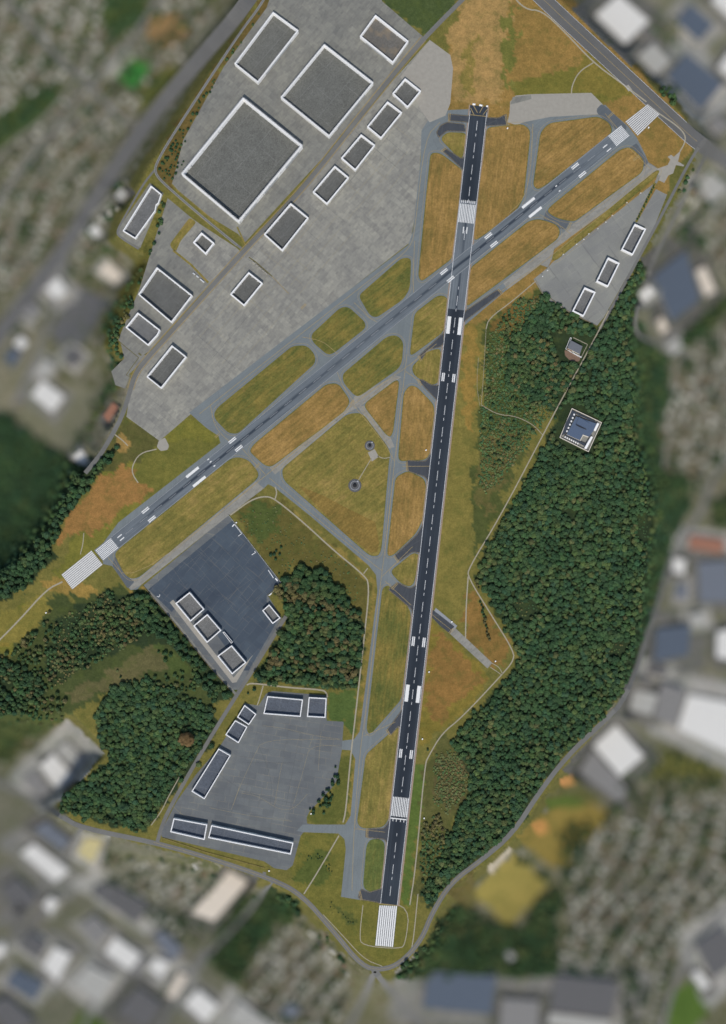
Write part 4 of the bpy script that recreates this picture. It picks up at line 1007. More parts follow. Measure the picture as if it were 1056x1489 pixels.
wallring('boundary_wall', zP((245,890),(588,1053),(435,1390),(105,1225)), 4.0, 1.6, M_CREAM, 'cream boundary wall round the blue-roofed compound in the east wood', 'wall')
struct(sheet('yard', zP((250,900),(580,1056),(432,1380),(112,1222)), .12, M_CONE))
c0 = W(zP((350,1120))[0]); hall = thing('compound_house', 'blue-roofed house with cream ledges inside the walled square in the wood', 'house', (c0.x, c0.y, 0))
def prism(name, q, z0, z1, mat, parent, top=None):
    P = ccw([W(p, z1) for p in q]); n = len(P); o = parent.location
    V = [(p.x-o.x, p.y-o.y, z0) for p in P] + [(p.x-o.x, p.y-o.y, z1) for p in P]
    tr = tessellate_polygon([[Vector((p.x, p.y, 0)) for p in P]]); F = [(i, (i+1) % n, n+(i+1) % n, n+i) for i in range(n)]
    for t in tr:
        a, b, c = (P[i] for i in t); t = t if ((b-a).cross(c-a)).z > 0 else t[::-1]; F.append(tuple(n+i for i in t))
    return link(name, V, F, [mat, top or mat], parent, midx=[0]*n + [1]*(len(F)-n))
prism('main_block', zP((298,985),(530,1065),(495,1150),(440,1220),(372,1195),(340,1258),(190,1190)), -.5, 9, M_CREAM, hall, R_BLUE)
prism('upper_block', zP((330,990),(445,1055),(415,1125),(300,1075)), 9, 11, M_CREAM, hall, R_BLUE)
prism('west_wing', zP((250,915),(300,935),(200,1165),(130,1205),(180,1060)), -.5, 5, M_CREAM, hall, M_DKROOF)
prism('north_wing', zP((310,945),(520,1040),(515,1055),(300,960)), -.5, 6, M_CREAM, hall, M_DKROOF)
prism('south_wing', zP((165,1205),(330,1290),(395,1325),(410,1300),(180,1190)), -.5, 5, M_CREAM, hall, M_DKROOF)
prism('white_annex', zP((540,1055),(560,1068),(520,1150),(498,1140)), -.5, 8, M_WALL, hall, M_COPE)
prism('white_annex', zP((468,1210),(488,1220),(415,1355),(390,1345)), -.5, 8, M_WALL, hall, M_COPE)
prism('courtyard_rail', zP((375,1190),(440,1215),(436,1222),(378,1199),(348,1262),(340,1258)), 9, 9.8, M_CREAM, hall)
prism('ridge_cap', zP((300,1072),(350,1095),(410,1125),(416,1135),(355,1112),(298,1084)), 11.0, 11.8, M_TYRE, hall)
for i in range(7):
    x = 170 + i * 24; y = 1208 + i * 12
    prism('skylight', zP((x,y),(x+12,y+6),(x+6,y+22),(x-6,y+16)), 5, 5.8, M_WALL, hall)
for i in range(6):
    x = 270 - i * 16; y = 950 + i * 38
    prism('skylight', zP((x,y),(x+16,y+8),(x+9,y+26),(x-7,y+18)), 5, 5.7, M_WALL, hall)
# slate-roofed lodge further up the track
c0 = W(zP((290,200))[0]); lodge = thing('lodge', 'grey slate-roofed lodge behind a low white wall, north of the walled compound', 'house', (c0.x, c0.y, 0))
prism('main_block', zP((245,120),(370,185),(340,275),(200,205)), -.5, 7, M_CREAM, lodge, M_SHEDROOF)
prism('porch', zP((195,205),(255,225),(250,245),(190,222)), -.5, 4, M_CREAM, lodge, M_BROWN)
wallring('yard_wall', zP((228,85),(245,90),(205,195),(250,225),(268,262),(360,305),(352,318),(250,262),(175,215)), 2.5, .9, M_WALL, 'low white yard wall round the slate-roofed lodge in the wood', 'wall')
struct(sheet('yard', rounded(zP((165,225),(245,255),(350,320),(330,360),(230,350),(170,290)), 2), .10, M_BROWN))
struct(strip('path', zP((265,85),(430,165)), 1.0, .12, M_TRACK, n=0)); struct(strip('path', zP((430,160),(360,300)), .8, .12, M_TRACK, n=0))

# two round radio beacons on the triangle
def disc(r0, r1, z0, z1, n=28):
    V = []; F = []
    for r, z in ((r0, z0), (r1, z1)):
        V += [(r*math.cos(6.2832*i/n), r*math.sin(6.2832*i/n), z) for i in range(n)]
    F = [(i, (i+1) % n, n+(i+1) % n, n+i) for i in range(n)]
    return V, F
def beacon(p, r, label):
    o = W(p); root = thing('radio_beacon', label, 'beacon', (o.x, o.y, 0)); R = r * U
    n = 28
    V, F = disc(R, R, 0, .5); V2, F2 = disc(R*.99, R*.70, .5, .6); link('gravel_ring', V + V2, F + [tuple(i+len(V) for i in f) for f in F2], M_GRAV, root)
    V, F = disc(R*.72, R*.72, .3, 1.6); V2, F2 = disc(R*.72, R*.62, 1.6, 1.6); link('kerb', V + V2, F + [tuple(i+len(V) for i in f) for f in F2], M_GRAV2, root)
    V, F = disc(R*.63, R*.5, 1.3, 1.5); V.append((0,0,2.0)); F += [(n+i, n+(i+1) % n, 2*n) for i in range(n)]; link('deck', V, F, M_GRAV, root)
    V, F = disc(R*.3, R*.26, 1.4, 4.6); V.append((0,0,5.6)); F += [(n+i, n+(i+1) % n, 2*n) for i in range(n)]; link('housing', V, F, M_TYRE, root)
    V, F = box_mesh(-1.3,1.3,-1.0,1.0,0,2.6); a = math.radians(55)
    link('cabinet', [(v[0]+math.cos(a)*R*.8, v[1]+math.sin(a)*R*.8, v[2]) for v in V], F, M_STEEL, root)
beacon((537.8,648), 7.4, 'smaller round dark gravel beacon touching the pale pad on the triangle')
beacon((516.2,706), 9.6, 'bigger round dark gravel beacon at the end of the path on the triangle')
pave('path', [(535,658),(545,653),(551,664),(541,671)], .24, M_PALE)
strip('path', [(549,663),(558,667),(567,665)], 1.1, .24, M_TRACK)['kind'] = 'structure'
strip('path', [(540,667),(528,687),(521,699)], 1.1, .24, M_TRACK)['kind'] = 'structure'

# ------------------------------------------------------------------ small airfield equipment
def mast(p, label, group):
    o = W(p); root = thing('light_mast', label, 'light mast', (o.x, o.y, 0), 0, group)
    V, F = box_mesh(-.8,.8,-.8,.8,0,.8); link('footing', V, F, M_PALE, root)
    V, F = disc(.3,.18,.8,11,8); link('pole', V, F, M_STEEL, root)
    V, F = box_mesh(-1.5,1.5,-.7,.7,11,11.7); link('lamp_head', V, F, M_WALL, root)
for p in [(788,403.5),(795,395),(818,371.5),(837,357),(847.5,350),(855,342),(868,334.5),(879.5,325),(889,315.5),(910,297),(930,283)]:
    mast(p, 'slim pale light mast on the edge of the east apron beside the grass strip', 'light masts along the east apron edge')
def cabinet(p, label, rot=.3, s_=1.0):
    o = W(p); root = thing('equipment_cabinet', label, 'cabinet', (o.x, o.y, 0), rot)
    V, F = box_mesh(-1.9*s_,1.9*s_,-1.4*s_,1.4*s_,0,2.6); link('body', V, F, M_WALL, root)
    V, F = box_mesh(-2.1*s_,2.1*s_,-1.6*s_,1.6*s_,2.6,2.85); link('lid', V, F, M_COPE, root)
    V, F = box_mesh(-.6,.6,-1.4*s_-.1,-1.4*s_,.2,2.2); link('door', V, F, M_DOOR, root)
for p, l in (((619.6,654.7), 'small white equipment cabinet on the grass west of the main runway'), ((614.3,1074.4), 'white cabinet on the green verge east of the main runway, opposite a turn-off'),
  ((616.8,1189.5), 'white cabinet beside the striped threshold near the south end'), ((657,904), 'tiny white cabinet beside the stub taxiway edge'),
  ((624,977), 'white cabinet alone on the orange grass beside the main runway'), ((720.5,961.5), 'white cabinet at the far tip of the stub taxiway'),
  ((344,760), 'white cabinet on the grass just outside the dark apron corner'), ((452.5,1183), 'white cabinet at the pointed corner of the south apron'),
  ((738,187), 'white cabinet beside the dark turn-off at the top east side'), ((943,186), 'white cabinet on the grass beside the north-east striped pad'),
  ((391.5,1266), 'white cabinet on the verge by the short link road at the south'), ((67.5,891), 'white cabinet on the field west of the striped south-west pad')):
    cabinet(p, l, random.uniform(0, 1.5), .85)
def barrier(pts, label, w=1.0, h=1.4):
    o = W(pts[0]); root = thing('barrier', label, 'barrier', (o.x, o.y, 0))
    P = [W(p) - o for p in pts]; w *= U
    for a, b in zip(P[:-1], P[1:]):
        d = (b-a).normalized(); n = Vector((-d.y, d.x, 0)); V = []
        for zz, k in ((0, .6), (h, .35)):
            for q in (a + n*w*k, b + n*w*k, b - n*w*k, a - n*w*k): V.append((q.x, q.y, zz))
        link('rail', V, [(0,1,2,3),(7,6,5,4),(4,5,1,0),(5,6,2,1),(6,7,3,2),(7,4,0,3)], M_COPE, root)
zq = Z(325,740,10.56)
barrier(zq((135,270),(168,236)), 'short white barrier at the north tip of the dark apron', 1.4)
barrier(zq((228,418),(282,378),(175,240)), 'bent white barrier along the north-east edge of the dark apron', .7)
barrier(zq((435,705),(495,668),(478,645)), 'small crooked white barrier midway along the edge of the dark apron', .8)
barrier(zq((690,938),(770,1060)), 'straight white barrier near the east corner of the dark apron', 1.0)
barrier(zq((800,1065),(835,1105)), 'stubby white barrier at the east corner of the dark apron', 1.8)
barrier(zq((700,1330),(740,1295)), 'white barrier by the trees at the south-east side of the dark apron', 1.2)
barrier([(228.5,867),(231.5,868),(232.5,864.5)], 'white hooked barrier at the west corner of the dark apron', .8)
zq = Z(630,140,8.8)
for a, l in ((((505,100),(540,105)), 'western of the three white end barriers at the top of the main runway'), (((590,112),(630,120)), 'middle one of the three white end barriers at the top of the main runway'), (((680,125),(702,130)), 'eastern of the three white end barriers at the top of the main runway')):
    barrier(zq(*a), l, 2.2, 1.6)
def trailer(p, label, rot, L=7.0):
    o = W(p); root = thing('trailer', label, 'trailer', (o.x, o.y, 0), rot)
    V, F = box_mesh(-L/2, L/2, -1.4, 1.4, 1.1, 3.8); link('body', V, F, M_COPE, root)
    V, F = box_mesh(-L/2-.1, L/2+.1, -1.5, 1.5, 3.8, 3.95); link('roof', V, F, M_STEEL, root)
    for x in (-L*.3, L*.3):
        for y in (-1.1, 1.1):
            V, F = disc(.5,.5,-.2,.2,10); F += [tuple(range(9,-1,-1)), tuple(range(10,20))]
            link('wheel', [(v[0]+x, v[2]+y, v[1]+.5) for v in V], F, M_TYRE, root)
for p, l, L in (((282.5,398.5), 'small white trailer, upper one of three parked along the yard verge', 6.0), ((287.5,402.5), 'white trailer, middle one of three parked along the yard verge', 6.5), ((294.3,408.6), 'longest white trailer, lowest of three parked along the yard verge', 12.0)):
    trailer(p, l, math.radians(-40), L)
def crate(p, label, rot, L, w=2.4, h=2.2):
    o = W(p); root = thing('crate', label, 'crate', (o.x, o.y, 0), rot)
    V, F = box_mesh(-L/2, L/2, -w/2, w/2, .25, h); link('body', V, F, M_CREAM, root)
    V, F = box_mesh(-L/2-.1, L/2+.1, -w/2-.1, w/2+.1, h, h+.15); link('lid', V, F, M_PALE, root)
    for y in (-w*.3, w*.3): V, F = box_mesh(-L/2, L/2, y-.15, y+.15, 0, .25); link('runner', V, F, M_BROWN, root)
for k, (u, L) in enumerate(((0.0, 7), (.22, 5), (.42, 8), (.62, 6), (.82, 8))):
    crate((369 + 22*u, 382 + 19*u), ('first','second','third','fourth','last')[k] + ' pale crate of the row running south-east from the crossroads', math.radians(-41), L)

def fence(pts, label, mat=M_STEEL, h=2.2):
    o = W(pts[0]); root = thing('fence', label, 'fence', (o.x, o.y, 0)); L = smooth_line(pts, 0, 5.0)
    P = [W(p) - o for p in L]
    V = []; F = []
    for a, b in zip(P[:-1], P[1:]):
        d = (b-a).normalized(); n = Vector((-d.y, d.x, 0)) * .22
        for z0, z1 in ((h*.4, h*.5), (h*.85, h)):
            k = len(V)
            for q in (a+n, b+n, b-n, a-n): V.append((q.x, q.y, z0))
            for q in (a+n, b+n, b-n, a-n): V.append((q.x, q.y, z1))
            F += [tuple(k+i for i in f) for f in ((3,2,1,0),(4,5,6,7),(0,1,5,4),(2,3,7,6))]
    link('rail', V, F, mat, root)
    for p in P:
        v, f = box_mesh(-.3,.3,-.3,.3,0,h+.2); link('post', [(a+p.x, b+p.y, c) for a, b, c in v], f, mat, root)
fence([(332.5,749),(370,797),(411,850),(390,866)], 'pale fence along the grassy north-east side of the dark apron')
fence([(208.5,852),(262,916),(300,964),(336,1005)], 'tan fence along the wooded south-west side of the dark apron', M_VERGE)
fence([(236,1218),(300,1239),(385,1262)], 'tan fence behind the halls at the south apron', M_VERGE)
fence([(778,406),(788,425),(829,455),(868,474)], 'dark-footed fence round the south-west rim of the east apron', M_VERGE)

# ------------------------------------------------------------------ town: sheds and warehouses
WH = {}
def shed(q, rgb, label, h=9.0, dz=None):
    if rgb not in WH: WH[rgb] = plain('sheet_roof', rgb, .07, 1/9, .8, .2, tuple(int(v*.9) for v in rgb))
    qa = np.array(q); gq = ground(np.concatenate([qa, (qa + np.roll(qa, 1, 0)) / 2, [qa.mean(0)]])); base = float(gq.max()) + .3; foot = base - float(gq.min()) + 2
    root = B(q, h, .7, .35, label, WH[rgb], 'warehouse', 'warehouse', base=base, wall=M_CREAM, cope=WH[rgb], doors=2, vents=0, foot=foot)
    # skylights and a plant unit
    P = [W(p, base + h) for p in q]; a, b, d = P[0], P[1], P[3]
    for u in (.25, .5, .75):
        p = a + (b-a)*u + (d-a)*.5 - Vector((root.location.x, root.location.y, 0)); e = (d-a)*.28; f = (b-a)*.03
        V = [p-e-f, p-e+f, p+e+f, p+e-f]; V = [(v.x, v.y, h-.72) for v in V] + [(v.x, v.y, h-.1) for v in V]
        F = [(4,5,6,7),(0,1,5,4),(1,2,6,5),(2,3,7,6),(3,0,4,7)]
        if (Vector(V[5])-Vector(V[4])).cross(Vector(V[6])-Vector(V[5])).z < 0: F = [f_[::-1] for f_ in F]
        link('skylight', V, F, WH[rgb], [c_ for c_ in root.children if c_.name.startswith('roof')][0])
for q, c, l in SHEDS:
    shed(q, c, l, 8.0 + (len(l) % 4))

# ------------------------------------------------------------------ houses of the estates
HM = [plain('tile_roof', c, .14, 1/3, .85, .2) for c in ((128,126,110),(156,153,138),(98,97,84),(112,94,76),(82,82,76),(178,174,160))]
def house_mesh(L, w, m, hip):
    e = .6; h = 5.0; r = 8.0
    V = [(-L/2,-w/2,-3),(L/2,-w/2,-3),(L/2,w/2,-3),(-L/2,w/2,-3),(-L/2,-w/2,h),(L/2,-w/2,h),(L/2,w/2,h),(-L/2,w/2,h)]
    F = [(0,1,5,4),(1,2,6,5),(2,3,7,6),(3,0,4,7)]; mi = [0]*4
    k = len(V); x = L/2+e; y = w/2+e; rx = x - (y*.8 if hip else 0)
    V += [(-x,-y,h-.2),(x,-y,h-.2),(x,y,h-.2),(-x,y,h-.2),(-rx,0,r),(rx,0,r)]
    F += [(k,k+1,k+5,k+4),(k+2,k+3,k+4,k+5),(k+1,k+2,k+5),(k+3,k,k+4),(k+3,k+2,k+1,k)]; mi += [1]*5
    return V, F, mi
protos = []
for i in range(6):
    L, w = (13,9) if i % 2 else (11,8.5)
    V, F, mi = house_mesh(L + i*.5, w, None, i % 3 == 0); protos.append((V, F, mi, HM[i]))
ZONES = {
 'north-west': ([(-30,-20),(335,-20),(300,45),(230,125),(195,175),(130,270),(80,350),(0,440),(-40,470)], math.radians(54)),
 'east': ([(962,525),(1000,508),(1080,440),(1080,640),(1030,690),(1012,728),(955,686),(955,605)], math.radians(80)),
 'south-east': ([(838,1240),(868,1190),(905,1160),(1075,1150),(1080,1290),(1020,1330),(980,1400),(955,1495),(905,1495),(905,1430),(818,1412),(828,1310)], math.radians(62)),
 'south': ([(352,1440),(380,1385),(408,1350),(440,1336),(476,1364),(512,1418),(500,1495),(400,1495)], math.radians(58)),
 'south-west': ([(150,1240),(285,1258),(330,1272),(272,1326),(300,1346),(285,1375),(225,1340),(160,1285)], math.radians(40)),
 'west': ([(100,290),(195,255),(160,330),(120,390),(100,405),(110,360)], math.radians(54)), 'far west': ([(-20,470),(40,440),(60,470),(10,490)], math.radians(54)),
 'north-east': ([(1000,240),(1075,262),(1075,420),(1010,360),(975,350),(975,310)], math.radians(60))}
BLOCKED = [c[0] for c in COV[first_town:] if c[2] < .15]
hpos = []
for zn, (poly, ang) in ZONES.items():
    A = np.array(poly); c = A.mean(0); d = np.array([math.cos(ang), -math.sin(ang)]); n = np.array([d[1], -d[0]])
    R = 260; rows = np.arange(-R, R, 31.0)
    for ri, r in enumerate(rows):
        a = c + n*r
        ts = np.arange(-R, R, 8.0)
        Lp = a + np.outer(ts, d) + np.outer(np.sin(ts/48 + ri*.35)*13 + np.sin(ts/21 + ri*1.7)*2, n)
        ok = inside(Lp, poly) & (ground(Lp) < -20)
        for b in BLOCKED: ok &= ~inside(Lp, b)
        i = 0
        while i < len(ok):          # street pieces
            if ok[i]:
                j = i
                while j+1 < len(ok) and ok[j+1]: j += 1
                if j - i > 2: road('road', [tuple(p) for p in Lp[i:j+1]], 4.6, M_STREET, .05, 0)
                i = j + 1
            else: i += 1
        for side in (-1, 1):
            t = -R + RNG.uniform(0, 6)
            while t < R:
                p = a + d*t + n*(math.sin(t/48 + ri*.35)*13 + math.sin(t/21 + ri*1.7)*2 + side*RNG.uniform(6.8, 9.6))
                hpos.append((p[0], p[1], ang + RNG.normal(0, .1) + (math.pi/2 if RNG.random() < .3 else 0), zn)); t += RNG.uniform(8.5, 15)
HP = np.array([h[:2] for h in hpos]); ok = np.zeros(len(HP), bool)
for zn, (poly, ang) in ZONES.items(): ok |= inside(HP, poly) & np.array([h[3] == zn for h in hpos])
for b in BLOCKED: ok &= ~inside(HP, b)
for L, w in ROADS:
    bb = (HP[:,0] > L[:,0].min()-12) & (HP[:,0] < L[:,0].max()+12) & (HP[:,1] > L[:,1].min()-12) & (HP[:,1] < L[:,1].max()+12) & ok
    if bb.any():
        k = np.where(bb)[0]; ok[k[dist_line(HP[k], L) < w/2 + 3.6]] = False
ok &= ground(HP) < -25
hz = ground(HP); hw_ = world(HP, hz); order = [i for i in np.where(ok)[0]]
order.sort(key=lambda i: math.hypot(HP[i,0]-CX, HP[i,1]-CY) if (0 < HP[i,0] < 1056 and 0 < HP[i,1] < 1489) else 9e9)
hmesh = []
for V, F, mi, rm in protos:
    o = link('house', V, F, [M_CREAM, rm], None, midx=mi); hmesh.append(o.data); bpy.data.objects.remove(o)
for i in order[:300]:
    o = bpy.data.objects.new('house', hmesh[int(RNG.integers(6))]); C.objects.link(o)
    o.location = hw_[i]; o.rotation_euler.z = hpos[i][2]
    tag(o, 'small pitched-roof house in the %s housing estate beyond the airfield' % hpos[i][3], 'house', 'houses of the %s estate' % hpos[i][3])
rest = order[300:]
for k in range(6):
    pass
V = []; F3 = []; mi = []
for i in rest:
    k = int(RNG.integers(6)); pv, pf, pm, _ = protos[k]; a = hpos[i][2]; ca, sa = math.cos(a), math.sin(a); b = len(V)
    V += [(x*ca - y*sa + hw_[i][0], x*sa + y*ca + hw_[i][1], z + hw_[i][2]) for x, y, z in pv]
    F3 += [tuple(b+j for j in f) for f in pf]; mi += [0 if m == 0 else k+1 for m in pm]
if V:
    o = link('houses', V, F3, [M_CREAM] + HM, None, midx=mi); struct(o, 'stuff')
    o['label'] = 'blurred mass of small pitched-roof houses further out in the town'

# ------------------------------------------------------------------ trees
s = N('foliage', .9, .15)
at = s.n('ShaderNodeAttribute', attribute_name='tint'); oi = s.n('ShaderNodeObjectInfo')
f = s.noise(1/1.6, detail=3, rough=.7)
c = s.mix(1.0, at.outputs['Color'], s.ramp(f, (.25, .6), (.75, 1.4)), 'MULTIPLY')
c = s.mix(1.0, c, s.ramp(oi.outputs['Random'], (0.0, (.85,.9,.85)), (1.0, (1.15,1.1,1.05))), 'MULTIPLY')
M_LEAF = s.out(c)
s.b.inputs['Subsurface Weight'].default_value = 0
M_BARK = plain('bark', (84,70,54), .2, 1/.8, .95, .1)

TINT = [(52,76,50),(59,83,53),(65,86,53),(75,92,55),(53,79,56),(86,93,59),(96,92,60),(106,86,58)]
TINT = [lin(t) for t in TINT]
def crown(r, seed, clumps=70):
    """unit-ish crown: lumpy core plus many leaf clumps; z from 0.25h to h"""
    g = np.random.default_rng(seed); V = []; F = []
    n1, n2 = 5, 9; lump = g.uniform(.72, 1.1, (n1 + 1, n2)); hh = r * g.uniform(1.7, 2.1)
    zc = hh * .55
    for i in range(n1 + 1):
        ph = math.pi * (.04 + .80 * i / n1)
        for j in range(n2):
            th = 2*math.pi*(j + .5*(i % 2)) / n2; q = lump[i, j] * .84
            V.append((r*q*math.sin(ph)*math.cos(th), r*q*math.sin(ph)*math.sin(th), zc + hh*.42*q*math.cos(ph)))
    for i in range(n1):
        for j in range(n2):
            a, b = i*n2+j, i*n2+(j+1) % n2; F.append((a, a+n2, b+n2, b))
    F.append(tuple(range(4)) if False else (0, 2, 4, 6))
    for k in range(clumps):
        u = g.uniform(-.25, 1); th = g.uniform(0, 6.283); sr = math.sqrt(max(0, 1-u*u)); rr = g.uniform(.74, 1.06)
        p = np.array([r*rr*sr*math.cos(th), r*rr*sr*math.sin(th), zc + hh*.42*rr*u])
        nrm = np.array([sr*math.cos(th), sr*math.sin(th), u + .35]) + g.normal(0, .45, 3); nrm /= np.linalg.norm(nrm)
        t = np.cross(nrm, g.normal(0, 1, 3)); t /= np.linalg.norm(t); b = np.cross(nrm, t); sz = r * g.uniform(.16, .30)
        k0 = len(V)
        for x, y in ((-1,-.7),(1,-.8),(.9,.8),(-.8,1)): V.append(tuple(p + sz*(t*x*g.uniform(.7,1.1) + b*y*g.uniform(.7,1.1))))
        F.append((k0, k0+1, k0+2, k0+3))
    return np.array(V), np.array(F)
NV = 10
CR = [crown(1.0, 50+i) for i in range(NV)]
CRB = [crown(1.0, 80+i, 150) for i in range(6)]

def scatter(poly, sp, keep=1.0, jit=.36, seed=0):
    g = np.random.default_rng(seed); A = np.array(poly)
    xs = np.arange(A[:,0].min(), A[:,0].max(), sp); ys = np.arange(A[:,1].min(), A[:,1].max(), sp * .88)
    X, Y = np.meshgrid(xs, ys); X = X + (np.arange(len(ys)) % 2)[:,None] * sp/2
    P = np.stack([X.ravel(), Y.ravel()], 1) + g.uniform(-jit, jit, (X.size, 2)) * sp
    P = P[inside(wob(P, 2.5, 30, 3), poly)]
    return P[g.random(len(P)) < keep]
CLEAR = BARE + [[(800,482),(862,488),(845,530),(812,528)], [(808,596),(832,586),(882,612),(860,664),(820,652),(806,640)], [(735,1380),(745,1380),(752,1395),(740,1402)]]
def free(P, pad=1.5):
    ok = np.ones(len(P), bool)
    for c in (CLEAR if pad > 1 else CLEAR[len(BARE):]): ok &= ~inside(P, c)
    for L, w in ROADS:
        bb = (P[:,0] > L[:,0].min()-8) & (P[:,0] < L[:,0].max()+8) & (P[:,1] > L[:,1].min()-8) & (P[:,1] < L[:,1].max()+8)
        if bb.any():
            k = np.where(bb)[0]; ok[k[dist_line(P[k], L) < w/2 + pad + 1.2]] = False
    return P[ok]
ALL = []  # (zone, P, radius array, tint array)
def plant(zone, P, r0, r1, tints, seed):
    g = np.random.default_rng(seed); P = free(P, .6 if zone == 'scrub' else 1.5)
    if not len(P): return
    # stands: tint follows slow patches so the wood has darker and browner parts
    f = wob(P, 1.0, 90.0, seed + 5) - P; f = (f[:,0] + f[:,1]) * .28 + .5 + g.normal(0, .2, len(P))
    ti = np.clip((f * len(tints)).astype(int), 0, len(tints) - 1)
    ALL.append((zone, P, g.uniform(r0, r1, len(P)) * U, np.array(tints)[ti]))
DK = [0,0,1,4,1,2,0,3,2,4,1]; MIX = [1,2,0,3,5,2,4,0,3,1,6]; SCR = [2,3,5,6,1,3,6,5,5]
plant('east', scatter(WOODS['east'], 5.7, .97, seed=1), 2.0, 4.5, DK + [3,2,5,3,1], 1)
plant('near', scatter(WOODS['near'], 6.0, .95, seed=2), 2.4, 5.0, MIX, 2)
plant('south', scatter(WOODS['south'], 5.5, .98, seed=3), 2.0, 4.4, DK + [2,3,1], 3)
plant('track', scatter([(150,862),(182,862),(205,885),(218,910),(205,926),(170,946),(130,966),(92,988),(80,965),(98,930),(118,895)], 5.6, .72, seed=4), 1.6, 3.4, SCR + [0,1,0,1], 4)
plant('fence', scatter(WOODS['fence'], 6.8, .85, seed=5), 2.8, 4.4, DK, 5)
plant('west', scatter(WOODS['west'], 6.8, .93, seed=6), 3.0, 4.5, DK, 6)
plant('brook', scatter(WOODS['brook'], 7.0, .85, seed=7), 2.6, 4.2, DK, 7)
for k in ('bend', 'pitch', 'hedge', 'copse'): plant('town', scatter(WOODS[k], 7.0, .95, seed=8), 3.0, 4.6, [1,2,0,3,5,2], 8)
SC2 = [6,5,2,6,5,3,1]
plant('scrub', scatter([(708,490),(745,440),(785,430),(800,440),(760,500),(740,560),(800,590),(805,600),(730,700),(700,720),(698,600)], 3.3, .85, seed=9), .8, 2.0, [1,2,3,5,3,6,2,1], 9)
plant('scrub', scatter([(708,490),(745,440),(785,430),(800,440),(760,500),(740,560),(800,590),(790,620),(730,690),(704,660),(704,600)], 7.0, .28, seed=30), 1.6, 2.8, [1,2,3,5], 30)
plant('scrub', scatter([(740,530),(760,500),(830,470),(850,500),(830,560),(800,600),(745,570)], 5.5, .85, seed=10), 1.8, 3.6, SCR + [0,1,0], 10)
plant('scrub', scatter([(730,470),(760,470),(765,520),(745,570),(735,520)], 5.5, .6, seed=31), 1.4, 3.0, SCR + [0,1], 31)
plant('scrub', scatter([(636,1090),(672,1095),(682,1150),(650,1185),(630,1160)], 3.4, .8, seed=34), .8, 2.0, [5,6,2,6,3,5], 34)
plant('scrub', scatter([(612,1200),(640,1180),(660,1230),(640,1270),(612,1290)], 3.8, .8, seed=35), 1.0, 2.4, SC2 + [1,2], 35)
plant('scrub', scatter([(338,752),(400,730),(520,838),(528,900),(470,830),(420,840)], 4.5, .30, seed=36), .6, 1.3, [5,2,6,3], 36)
plant('scrub', scatter([(82,905),(150,865),(225,905),(190,936),(140,958),(85,1000),(65,975)], 4.2, .6, seed=37), .8, 1.9, SC2, 37)
for b in BARE: plant('scrub', scatter(b, 4.0, .35, seed=38), .6, 1.5, SC2, 38)
plant('verge', scatter([(352,48),(386,8),(330,90),(275,190),(258,268),(236,262),(232,245),(252,205),(303,122)], 5.6, .62, seed=11), 1.1, 2.2, [0,1,0,4,2], 11)
plant('verge', scatter([(238,285),(244,292),(203,415),(172,492),(165,520),(158,490),(185,420),(226,345)], 5.2, .75, seed=12), 1.5, 3.0, [0,1,2,5,6,4,1], 12)
plant('verge', scatter([(150,460),(170,425),(172,490),(180,520),(172,560),(150,600),(140,620),(160,540)], 6.0, .8, seed=13), 2.0, 3.4, [0,1,2,4], 13)
plant('meadow', np.array([(402,801),(409,796),(394,807),(401,813),(407,806),(399,806),(406,834),(361,1008),(370,1002),(451,1176),(462,1165),(470,1155),(478,1148),(484,1140),(487,1128),(474,1160),(466,1172),(456,1182),(488,1115)]), 1.3, 2.6, [0,1,4], 14)
plant('track', scatter([(160,975),(210,985),(262,975),(300,1000),(270,1008),(215,990),(160,1002)], 5.5, .4, seed=24), 1.4, 3.0, SCR + [0,1], 24)
plant('meadow', scatter([(205,905),(262,935),(300,985),(265,960),(230,960)], 7, .3, seed=15), 1.6, 3.0, [1,2,3], 15)
plant('meadow', scatter([(452,1188),(460,1172),(490,1120),(494,1130),(490,1160),(478,1178)], 5.5, .6, seed=32), 1.4, 2.8, [0,1,4], 32)
plant('meadow', np.concatenate([scatter([(440,1240),(470,1238),(486,1262),(476,1268),(464,1250),(444,1252)], 4.0, .6, seed=33), scatter([(476,1305),(484,1318),(500,1332),(520,1342),(518,1346),(494,1336),(478,1320)], 3.2, .5, seed=39)]), .5, 1.1, [0,1,2,5], 33)
plant('hedge', np.array([(622+ (i%2)*1.5 - i*.55, 1090 + i*5.2) for i in range(44)]), 1.2, 2.4, [0,1,2,4], 16)
plant('hedge', np.array([(951 - i*1.75 + (i%2), 270 + i*3.5) for i in range(15)]), .8, 1.5, [0,1,2], 18)
plant('hedge', np.array([(692 + (i%3) + i*1.05, 845 + i*5) for i in range(18)]), 1.4, 2.6, [0,1,2,6], 17)
plant('town', scatter([(-40,800),(15,790),(30,830),(-40,870)], 7, .8, seed=20), 3.0, 4.4, DK, 20)
plant('track', scatter([(0,955),(55,915),(72,890),(90,915),(76,965),(85,1004),(40,1020),(0,985)], 5.5, .6, seed=21), 1.5, 3.4, SCR + [0,1], 21)
plant('track', scatter([(0,1030),(60,1015),(95,1010),(100,1035),(40,1100),(-20,1115)], 5.8, .6, seed=22), 1.6, 3.4, SCR + [0,1], 22)
for zi, (zn, (poly, ang)) in enumerate(ZONES.items()):
    P = scatter(poly, 7.0, .95, seed=40+zi); ff = wob(P, 1.0, 46.0, 90 + zi) - P; P = P[(ff.sum(1) + RNG.normal(0, .5, len(P))) > -.1]
    if len(P) and len(order):
        D = np.min(np.hypot(P[:,0][:,None]-HP[order][:,0], P[:,1][:,None]-HP[order][:,1]), axis=1); P = P[D > 4.0]
    plant('town', P, 2.2, 4.0, [0,1,2,3,0,4,5], 40+zi)
